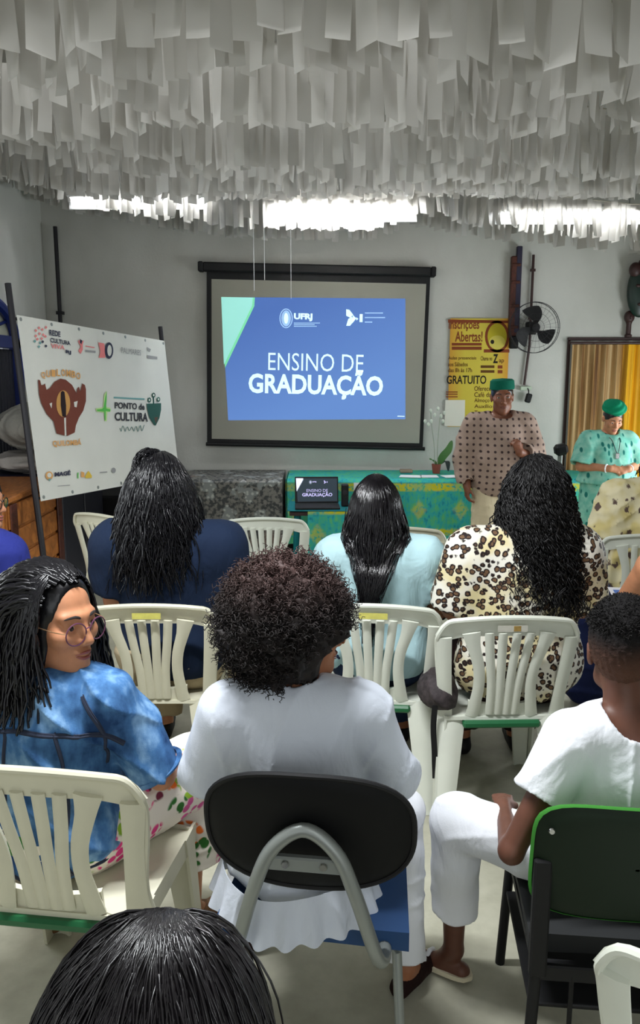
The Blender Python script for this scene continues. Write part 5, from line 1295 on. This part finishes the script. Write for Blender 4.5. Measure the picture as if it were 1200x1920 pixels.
C, R = grow(p, nv * .15 - fwd * .35 - np.array([0, 0, .8]), rng.uniform(.28, .4, len(p)), 16, .3, [skull_coll(s, 1.14)] + [(s.hc + s.Rh @ V3(sx_ * .062, -.02, -.03) * s.hs, np.array([.04, .062, .115]) * s.hs * .95) for sx_ in (-1, 1)] + tcl, (.004, 50), (0, 0), rng, .0052, .7, jit=.05); v3, f3 = tubes(C, R, 4)
def base(P):
    d = skull_cap(s, P, 1.03); back = s.hc - fwd * .09
    d = smin(d, ell(P, back + V3(-.01, -.01, -.15), (.135, .1, .17)), .05)
    side = local(P, s.hc, s.Rh, .4, lambda q: (lambda u: smin(ell(u, (.062, -.02, -.03), (.024, .058, .10)), ell(u, (-.062, -.02, -.03), (.024, .058, .10)), .01))(q / F32(s.hs)) * F32(s.hs))
    d = smin(d, side, .02)
    d = smin(d, cap(P, s.hc - fwd * .03 + V3(-.02, -.05, -.2), s.hc + fwd * .05 + V3(0, -.02, -.225), .06, .03), .04)
    return smax(d, -local(P, s.hc, s.Rh, .4, lambda q: ell(q / F32(s.hs), (0, .108, -.005), (.088, .066, .122)) * F32(s.hs)), .012)
b = sdf_mesh(base, s.hc - V3(.3, .3, .4), s.hc + V3(.3, .3, .25), .0075)
h1 = hair_obj(s, [v, v2, v3], [f, f2, f3], M['hair_black'], b)
c0 = s.hc + fwd * .055 + rt * -.06
C, R = grow(np.array([c0 + rng.normal(0, .008, 3) for _ in range(14)]), np.tile(fwd * .3 + V3(0, 0, -1), (14, 1)), .27, 14, .3, [skull_coll(s, 1.12)], (.004, 50), (0, 0), rng, .005, .5, jit=.05); v, f = tubes(C, R, 5); hair_obj(s, [v], [f], M['hair_black'], None, 'side_braid')

# 4 woman with long straight hair, pale blue tee
s = Person('woman with long straight black hair in a pale blue tee, before the laptop table', (cx(712, 3.24, 1.0), 3.24, 0), -.05, .96, dict(sx=.18, cw=.18, cd=.125, ww=.185, wd=.135, hw=.205, hd=.15, ar=1.2, lr=1.15), head=(-.08, -.05, .02), hc=(-.02, .03, 1.24), hs=.98, skin='skin_warm', h=.0135,
           arms={'L': ((-.26, .04, .79), (-.14, .3, .66)), 'R': ((.265, .03, .78), (.17, .26, .62))})
s.face(); s.shirt(M['lightblue'], .5, .72, .02, .016, .07, wrinkle=.006, f=11, seed=8); s.trousers(M['jeans_dark'], g=.016); s.shoes(M['black'])
S_, E_, W_ = s.arm['R']
for kk in range(7):
    c = E_ + (W_ - E_) * (.1 + .1 * kk); fr = frame_from(W_ - E_, V3(0, 0, 1)); rr = (.054 - .006 * kk * .6)
    G().tube([s.T(c + fr[:, 0] * rr * math.cos(a) + fr[:, 2] * rr * math.sin(a) + (W_ - E_) * .05 * math.sin(a * 3 + kk)) for a in np.linspace(-1.2, 2.2, 16)], .003, 4).build('tattoo', mat('tattoo_ink', S(44, 62, 62), .7) if kk == 0 else bpy.data.materials['tattoo_ink'], s.root)
d = scalp(2900, rng, HAIRLINE); p, nv = hw(s, d, 1.06); tcl = torso_coll(s, .02)
xx = (p[:, 0] - s.hc[0])
C, R = grow(p, dirs_down(nv, .1), rng.uniform(.42, .62, len(p)), 18, .38, [skull_coll(s, 1.08), (s.hc + V3(0, -.045, -.14), np.array([.096, .088, .2]))], (.0015, 12), (0, 0), rng, .003, .4, jit=.02)
lim = s.hc[2] - .16; fr = ((C[..., 1] > s.hc[1] - .085) & (C[..., 2] < lim)).any(1)
for i in np.nonzero(fr)[0]:
    k = int(np.argmax(C[i, :, 2] < lim)); C[i, k:] = C[i, k] - np.arange(C.shape[1] - k)[:, None] * np.array([0, 0, 2e-4])
tz = np.clip((s.hc[2] - .13 - C[..., 2]) / .27, 0, 1); jx, jy = rng.normal(0, .012, (len(C), 1)), rng.uniform(-.022, .006, (len(C), 1)); C[..., 0] = C[..., 0] * (1 - tz ** .75 * .9) + (s.hc[0] - .03 + jx) * tz ** .75 * .9; C[..., 1] = np.where(tz > 0, np.minimum(C[..., 1] * (1 - tz * .6) - .19 * tz * .6, -.06 - .12 * np.minimum(1, tz * 2) + jy), C[..., 1])
v, f = tubes(C, R)
def base(P):
    d = smin(skull_cap(s, P, 1.03), ell(P, s.hc + V3(0, -.045, -.12), (.09, .08, .19)), .04)
    return smin(d, cap(P, s.hc + V3(0, -.1, -.22), s.hc + V3(-.03, -.205, -.42), .06, .014), .04)
b = sdf_mesh(base, s.hc - V3(.2, .25, .5), s.hc + V3(.2, .2, .2), .009); hair_obj(s, [v], [f], M['hair_sheen'], b)

# 5 woman with long curly hair, leopard print
s = Person('woman with very long curly black hair in a leopard print blouse', (cx(978, 3.1, 1.0), 3.1, 0), .03, 1.03, dict(sx=.185, cw=.195, cd=.135, ww=.195, wd=.14, hw=.22, hd=.155, ar=1.3, lr=1.25), head=(.0, -.02, 0), hc=(.05, .03, 1.25), hs=1.05, skin='skin_warm', h=.0135,
           arms={'L': ((-.25, .02, .8), (-.14, .26, .66)), 'R': ((.255, .04, .8), (.2, .27, .72))})
s.face(); s.shirt(M['leopard'], .47, .95, .026, .03, .07, wrinkle=.008, f=9, seed=12, flare=.03); s.trousers(M['brown_cloth'], g=.02); s.shoes(M['black'])
d = scalp(2300, rng, HAIRLINE); p, nv = hw(s, d, 1.1); cl = [(s.hc + V3(0, -.05, -.13), np.array([.136, .122, .25])), skull_coll(s, 1.2)]
C, R = grow(p, dirs_down(nv, .15) + rng.normal(0, .12, nv.shape), rng.uniform(.36, .56, len(p)), 30, .28, cl, (.008, 18), (.009, 95), rng, .0031, .5, jit=.1); v, f = tubes(C, R, 3)
def base(P): return smin(smin(skull_cap(s, P, 1.05), ell(P, s.hc + V3(0, -.05, -.13), (.13, .115, .235)), .05), ell(P, s.hc + V3(0, -.09, -.3), (.13, .075, .13)), .06) - wr(P, .008, 30, 15)
b = sdf_mesh(base, s.hc - V3(.25, .28, .6), s.hc + V3(.25, .22, .25), .009); hair_obj(s, [v], [f], M['hair_curl'], b)

# 6 boy in white
bX, bY, k_, rz_ = cx(1180, 1.82, .9), 1.84, .75, .22
w = lambda x, y, z: w2l((x, y, z), (bX, bY), rz_, k_)
s = Person('boy with short faded hair all in white seated on the green chair', (bX, bY, 0), rz_, k_, dict(sx=.185, cw=.18, cd=.125, ww=.17, wd=.125, hw=.19, hd=.145, ar=1.0, lr=1.05, nk=.06), head=(.55, .0, 0), hc=(.0, .03, 1.275), hs=1.3, lean=.02, skin='skin_deep', h=.0085,
           arms={'L': (w(.465, 1.77, .60), w(.50, 2.0, .585)), 'R': ((.26, .04, .80), (.12, .26, .67))}, legs={'L': (w(.375, 2.02, .53), w(.39, 2.08, .085)), 'R': (w(.84, 2.2, .52), w(.88, 2.2, .08))})
s.face('lip_dark'); s.shirt(M['white_bright'], .47, .5, .022, .026, .105, nc=(0, -.06, 1.12), wrinkle=.007, f=10, seed=16, h=.008); s.trousers(M['white_bright'], g=.016, ex=.014, cuff=.66, seed=18)
n0 = s.sh((0, -.005, 1.075))
G().tube([s.T(n0 + V3(.075 * math.cos(a), .068 * math.sin(a), .016 * math.sin(a))) for a in np.linspace(0, 6.283, 33)[:-1]], .005, 6, closed=True).build('necklace_cord', M['white_bright'], s.root, True)
def hairfn(P): return local(P, s.hc, s.Rh, .26, lambda q: (lambda qq: np.maximum(ell(qq, SK_C + V3(0, -.002, .012), SK_R * 1.02 + V3(.004, .004, .016)), np.maximum(-(qq[:, 2] + F32(.06)) + np.maximum(0, qq[:, 1] + F32(.03)) * F32(1.9), -(ell(qq, (0, .11, -.03), (.068, .06, .085))))) * F32(s.hs))(q / F32(s.hs))) - wr(P, .003, 90, 3)
t_ = NT('hair_fade'); z_ = t_.xyz(t_.co('Generated'))[2]; c_ = t_.mix(t_.step(t_.math('ADD', z_, t_.math('MULTIPLY', t_.noise(t_.co(), 50, 3), .1)), .42, .24), S(84, 56, 44), S(16, 14, 15)); t_.bump(t_.noise(t_.co(), 260, 3), .5, .004)
s.part('hair', hairfn, t_.fin(c_, .8, .2), (s.hc - .2, s.hc + .2), .005)
d = scalp(1500, rng, lambda d: d[:, 2] > .35); p, nv = hw(s, d, 1.08); p = p + np.array([0, 0, .012])
C, R = grow(p, nv + rng.normal(0, .4, nv.shape), .022, 6, .0, (), (0, 0), (.003, 400), rng, .002, .5); v, f = tubes(C, R, 3); hair_obj(s, [v], [f], M['hair_soft'], None, 'hair_top')
for n in 'LR':
    A = s.leg[n][2]; fd = s.foot_dir(n); sd = np.cross(fd, V3(0, 0, 1)); z0 = s.zf
    g = G()
    def sole(a, b): t = a * 2 - 1; wd = .038 * (1 - abs(t) ** 4) ** .5 + .006; return s.T(V3(A[0], A[1], 0) + fd * (.055 + t * .135) + sd * wd * (b * 2 - 1) + V3(0, 0, z0 + .014))
    g.sheet(sole, 14, 4, .014); o = g.build('sandal', mat('pale_sandal', S(206, 196, 170), .6) if n == 'L' else bpy.data.materials['pale_sandal'], s.root, True)
    G().tube([s.T(V3(A[0], A[1], 0) + fd * .1 + sd * x + V3(0, 0, z0 + zz)) for x, zz in ((-.042, .015), (-.034, .05), (0, .066), (.034, .05), (.042, .015))], .007, 6).build('strap', M['white_bright'], o, True)

# 7 foreground head
fX, fY = -.15, .60
s = Person('person with dark smooth combed hair closest to the viewer, only the crown in the frame', (fX, fY, 0), 0, .885, dict(sx=.175), head=(0, .05, .05), hc=(0, .03, 1.235), hs=1.06, skin='skin_brown', h=.0135)
s.face(); s.shirt(cloth('plain_dark_shirt', S(40, 40, 48)), .5, .6); s.trousers(M['jeans_dark']); s.shoes(M['black'])
d = scalp(6600, rng, HAIRLINE); p, nv = hw(s, d, 1.06); q_ = p - s.hc - V3(.01, .085, 0)
tg = np.stack([q_[:, 0] * 9, q_[:, 1] * 6 - .1, 0 * q_[:, 0]], 1) + rng.normal(0, .1, (len(q_), 3))
C, R = grow(p, nv * .1 + tg, rng.uniform(.24, .34, len(p)), 14, .3, [skull_coll(s, 1.13)] + torso_coll(s, .03), (.003, 30), (0, 0), rng, .0016, .4, jit=.06); ok_ = (C[..., 2].max(1) < s.hc[2] + .146 * s.hs) & (np.linalg.norm((C - skull_coll(s)[0]) / skull_coll(s, 1.0)[1], axis=2)[:, :4].max(1) < 1.36); C, R = C[ok_], R[ok_]; v, f = tubes(C, R, 3)
def base(P): return smin(skull_cap(s, P, 1.03), ell(P, s.hc + V3(0, -.05, -.1), (.095, .075, .14)), .04)
b = sdf_mesh(base, s.hc - V3(.2, .22, .3), s.hc + V3(.2, .2, .2), .008); hair_obj(s, [v], [f], M['hair_grey'], b)
white_chair('white plastic chair under the viewer, carrying the person with combed hair', fX, .33, 0, 'white_plastic')

# 8 person at the far left edge
s = Person('person in a royal blue top with dark glasses at the edge beside the wooden chest', (-1.47, 3.34, 0), -.5, .97, dict(sx=.185, cw=.185, ar=1.2), head=(1.15, -.05, 0), hc=(0, .04, 1.225), skin='skin_tan', h=.009)
s.face(); s.glasses(M['black'], .026, .022); s.shirt(M['royal'], .5, .7, .022, .018, .07, seed=21); s.trousers(M['jeans_dark']); s.shoes(M['black'])
s.part('hair', lambda P: skull_cap(s, P, 1.1) - wr(P, .004, 60, 2), M['hair_soft'], (s.hc - .2, s.hc + .2), .008)
white_chair('white plastic chair carrying the person in royal blue at the edge', -1.42 + .0, 3.05, -.35, 'white_plastic_old')

# 9 woman in cream print
s = Person('woman in a loose cream blouse with dark flecks at the front right', (1.93, 4.57, 0), .05, 1.0, dict(sx=.2, cw=.2, cd=.14, ww=.19, wd=.15, hw=.2, ar=1.35), head=(-.1, 0, 0), hc=(.06, .03, 1.235), skin='skin_warm', h=.0135, arms={'L': ((-.27, .0, .80), (-.16, .25, .66)), 'R': ((.27, .0, .80), (.16, .25, .66))})
s.face(); s.shirt(M['cream_print'], .48, 1.0, .028, .035, .07, wrinkle=.009, seed=22, flare=.12); s.trousers(M['brown_cloth']); s.shoes(M['black'])
d = scalp(500, rng, HAIRLINE); p, nv = hw(s, d, 1.04); C, R = grow(p, dirs_down(nv, .2), .2, 10, .25, [skull_coll(s, 1.15)] + torso_coll(s, .04), (.01, 40), (0, 0), rng, .006, .4); v, f = tubes(C, R)
b = sdf_mesh(lambda P: smin(skull_cap(s, P, 1.2), ell(P, s.hc + V3(0, -.05, -.08), (.105, .08, .13)), .04), s.hc - .25, s.hc + .25, .01); hair_obj(s, [v], [f], M['hair_soft'], b)

# 10 person beyond the right edge whose arm holds a paper
rX, rY = 1.45, 2.74
w = lambda x, y, z: w2l((x, y, z), (rX, rY), .1, 1.0)
hp = at(1158, 1142, 2.95); el_ = at(1222, 1062, 2.72)
s = Person('person at the right edge holding a folded white paper, mostly outside the frame', (rX, rY, 0), .1, 1.0, dict(sx=.17, ar=1.25), skin='skin_tan', h=.009, hc=(.02, .04, 1.24), arms={'L': (w(*el_), w(*(hp + (el_ - hp) * .22)))}, palm={'L': (V3(.6, -.5, .6), None or (w(*hp) - w(*el_)), .8)})
s.face(); s.shirt(cloth('grey_top', S(90, 92, 100)), .5, .12, gs=.006, seed=25); s.trousers(M['jeans_dark']); s.shoes(M['black']); s.part('hair', lambda P: skull_cap(s, P, 1.1), M['hair_soft'], (s.hc - .2, s.hc + .2), .009)
white_chair('white plastic chair beyond the right edge under the person with the paper', rX, rY - .22, .1, 'white_plastic')
tl, tr_, bm_ = at(1139, 1101, 2.99), at(1186, 1103, 3.02), at(1161, 1142, 2.97); br_ = at(1192, 1140, 2.99)
pf = thing('folded_paper', 'folded white paper with a blue band held at the right edge', 'paper', tuple(bm_))
G().add([np.array(x) - bm_ for x in (tl, tr_, br_, bm_)] + [np.array(x) - bm_ + V3(0, .003, 0) for x in (tl, tr_, br_, bm_)], [(3, 2, 1, 0), (4, 5, 6, 7), (0, 1, 5, 4), (1, 2, 6, 5), (2, 3, 7, 6), (3, 0, 4, 7)]).build('sheet', M['paper'], pf)
bl_ = [np.array(tl) * (1 - a) * (1 - b) + np.array(tr_) * a * (1 - b) + np.array(br_) * a * b + np.array(bm_) * (1 - a) * b - bm_ + V3(0, -.002, 0) for a, b in ((.16, .1), (.95, .1), (.95, .3), (.2, .3))]
G().add(bl_, [(3, 2, 1, 0)]).build('blue_band', M['blue_print'], pf)

# 11 man standing
mX, mY = 1.44, 6.42
s = Person('man in a green brimless cap and a dotted beige tunic before the yellow poster', (mX, mY, 0), math.pi, 1.0, dict(sx=.185, sz=1.33, cw=.195, cd=.15, ww=.2, wd=.16, hw=.185, hd=.15, ar=1.2, belly=.04, nk=.062), head=(.12, -.02, .03), hc=(0, .035, 1.545), hs=1.08, skin='skin_brown', h=.0075, stand=True,
           arms={'R': ((.285, .0, 1.06), (.265, .09, .84)), 'L': ((-.275, .06, 1.07), (-.10, .26, 1.13))}, palm={'R': (V3(1, .2, 0), V3(0, .1, -1), .6), 'L': (V3(-.2, 1, .3), V3(.35, .1, .9), 1.25)})
s.face('lip_dark'); s.shirt(M['dots'], .76, .93, .022, .03, .088, vneck=.035, wrinkle=.008, seed=31, long=True, flare=.12, h=.01); s.trousers(M['cream_pants'], g=.03, ex=.02, top=.7, h=.01); s.shoes(M['brown_cloth'])
g = G().lathe([(.088, .055), (.09, .075), (.086, .118), (.07, .13), (.0, .136)], (0, -.008, .0), 28); s.hpart('cap', g, M['green_felt'])
s.part('hair', lambda P: np.maximum(skull_cap(s, P, 1.03), P[:, 2] - F32(s.hc[2] + .06)), M['hair_grey'], (s.hc - .2, s.hc + .2), .008)

# 12 woman with turban
tX, tY = 2.42, 6.72
s = Person('older woman in green turban and turquoise printed dress, hands clasped, before the curtain', (tX, tY, 0), math.pi + .12, .885, dict(sx=.175, sz=1.33, cw=.19, cd=.145, ww=.2, wd=.16, hw=.21, hd=.17, ar=1.2, belly=.03, bust=1), head=(.05, -.42, 0), hc=(0, .06, 1.535), hs=1.06, skin='skin_tan', h=.0075, stand=True,
           arms={'R': ((.275, .04, 1.09), (.085, .24, 1.085)), 'L': ((-.275, .04, 1.09), (-.085, .25, 1.08))}, palm={'R': (V3(.3, .8, .5), V3(-1, .3, -.1), .9), 'L': (V3(-.3, .8, .6), V3(1, .25, -.15), .9)})
s.face('lip', closed=False); s.shirt(M['teal_print'], .93, .95, .024, .035, .08, vneck=.02, wrinkle=.007, seed=33, flare=.2, h=.01)
def skirt(P):
    t = np.clip((F32(1.02) - P[:, 2]) / .95, 0, 1); ang = np.arctan2(P[:, 0], P[:, 1]); r = np.sqrt((P[:, 0]) ** 2 + (P[:, 1] * 1.2) ** 2)
    return np.maximum(np.maximum((r - (.235 + .05 * t + .012 * np.sin(ang * 9) * t)) * .9, P[:, 2] - F32(1.02)), F32(.06) - P[:, 2]).astype(F32)
s.part('skirt', skirt, M['teal_print'], (V3(-.36, -.36, .03), V3(.36, .36, 1.06)), .012); s.shoes(M['brown_cloth'])
def turb(P): return local(P, s.hc, s.Rh, .3, lambda q: smax(smin(ell(q, (0, -.02, .105), (.108, .118, .07)), ell(q, (0, .02, .135), (.06, .06, .055)), .03) - F32(.005) * np.sin(q[:, 0] * 55 + q[:, 2] * 110), -(q[:, 2] - F32(.052)) + q[:, 1] * .05, .01))
s.part('turban', turb, M['green_turban'], (s.hc - .25, s.hc + .3), .007)
s.part('hair', lambda P: np.maximum(skull_cap(s, P, 1.03), P[:, 2] - F32(s.hc[2] + .06)), M['hair_grey'], (s.hc - .2, s.hc + .2), .008)
for n in 'LR':
    S_, E_, W_ = s.arm[n]; fr = frame_from(W_ - E_, V3(0, 0, 1)); G().tube([s.T(W_ + (E_ - W_) * .12 + fr[:, 0] * .036 * math.cos(a) + fr[:, 2] * .036 * math.sin(a)) for a in np.linspace(0, 6.283, 21)[:-1]], .006, 6, closed=True).build('bracelet', M['paper'], s.root, True)
    
c = s.sh((0, 0, 0)); nk = [s.T(V3(x, y, z)) for x, y, z in ((-.06, .03, 1.4), (-.04, .15, 1.34), (0, .195, 1.22), (.04, .15, 1.34), (.06, .03, 1.4))]
o = G().tube(bez(nk, 20), .003, 5).build('lanyard', M['dark_frame'], s.root, True); G().box(s.T(V3(-.018, .195, 1.17)), s.T(V3(.018, .208, 1.225)), bev=.004).build('pendant', M['chrome'], o)

# bags
bx_, by_ = cx(815, 2.98, .5), 2.98
bg = thing('handbag', 'dark patterned handbag with a hanging black strap beside the leopard-print woman', 'bag', (bx_ + .01, by_, .46))
v, f = sdf_mesh(lambda P: ell(P, (0, 0, .06), (.07, .11, .07)) - wr(P, .012, 18, 6), V3(-.14, -.18, -.06), V3(.14, .18, .2), .008); obj('pouch', np_mesh('pouch', v, f), mat('dark_speckled_cloth', S(52, 44, 46), .8, var=(50, .6)), bg)
G().sheet(lambda a, b: (-.022 - .004 * math.sin(a * 6) + (b - .5) * .022 + .035 * max(0, a - .8), -.1, .03 - a * .3), 14, 2, .004).build('strap', M['black'], bg)
nb = thing('backpack', 'navy canvas bag standing between the leopard-print woman and the cream-printed chair', 'bag', (cx(1112, 4.0, .5), 4.05, 0))
v, f = sdf_mesh(lambda P: smax(ell(P, (0, 0, .34), (.15, .12, .38)) - wr(P, .012, 9, 5), F32(.005) - P[:, 2], .01), V3(-.2, -.2, -.02), V3(.2, .2, .78), .012); obj('bag_body', np_mesh('bag_body', v, f), M['navy_bag'], nb)
G().tube(bez([(-.05, 0, .68), (-.04, 0, .76), (.04, 0, .76), (.05, 0, .68)], 10), .01, 6).build('handle', M['navy_bag'], nb, True)
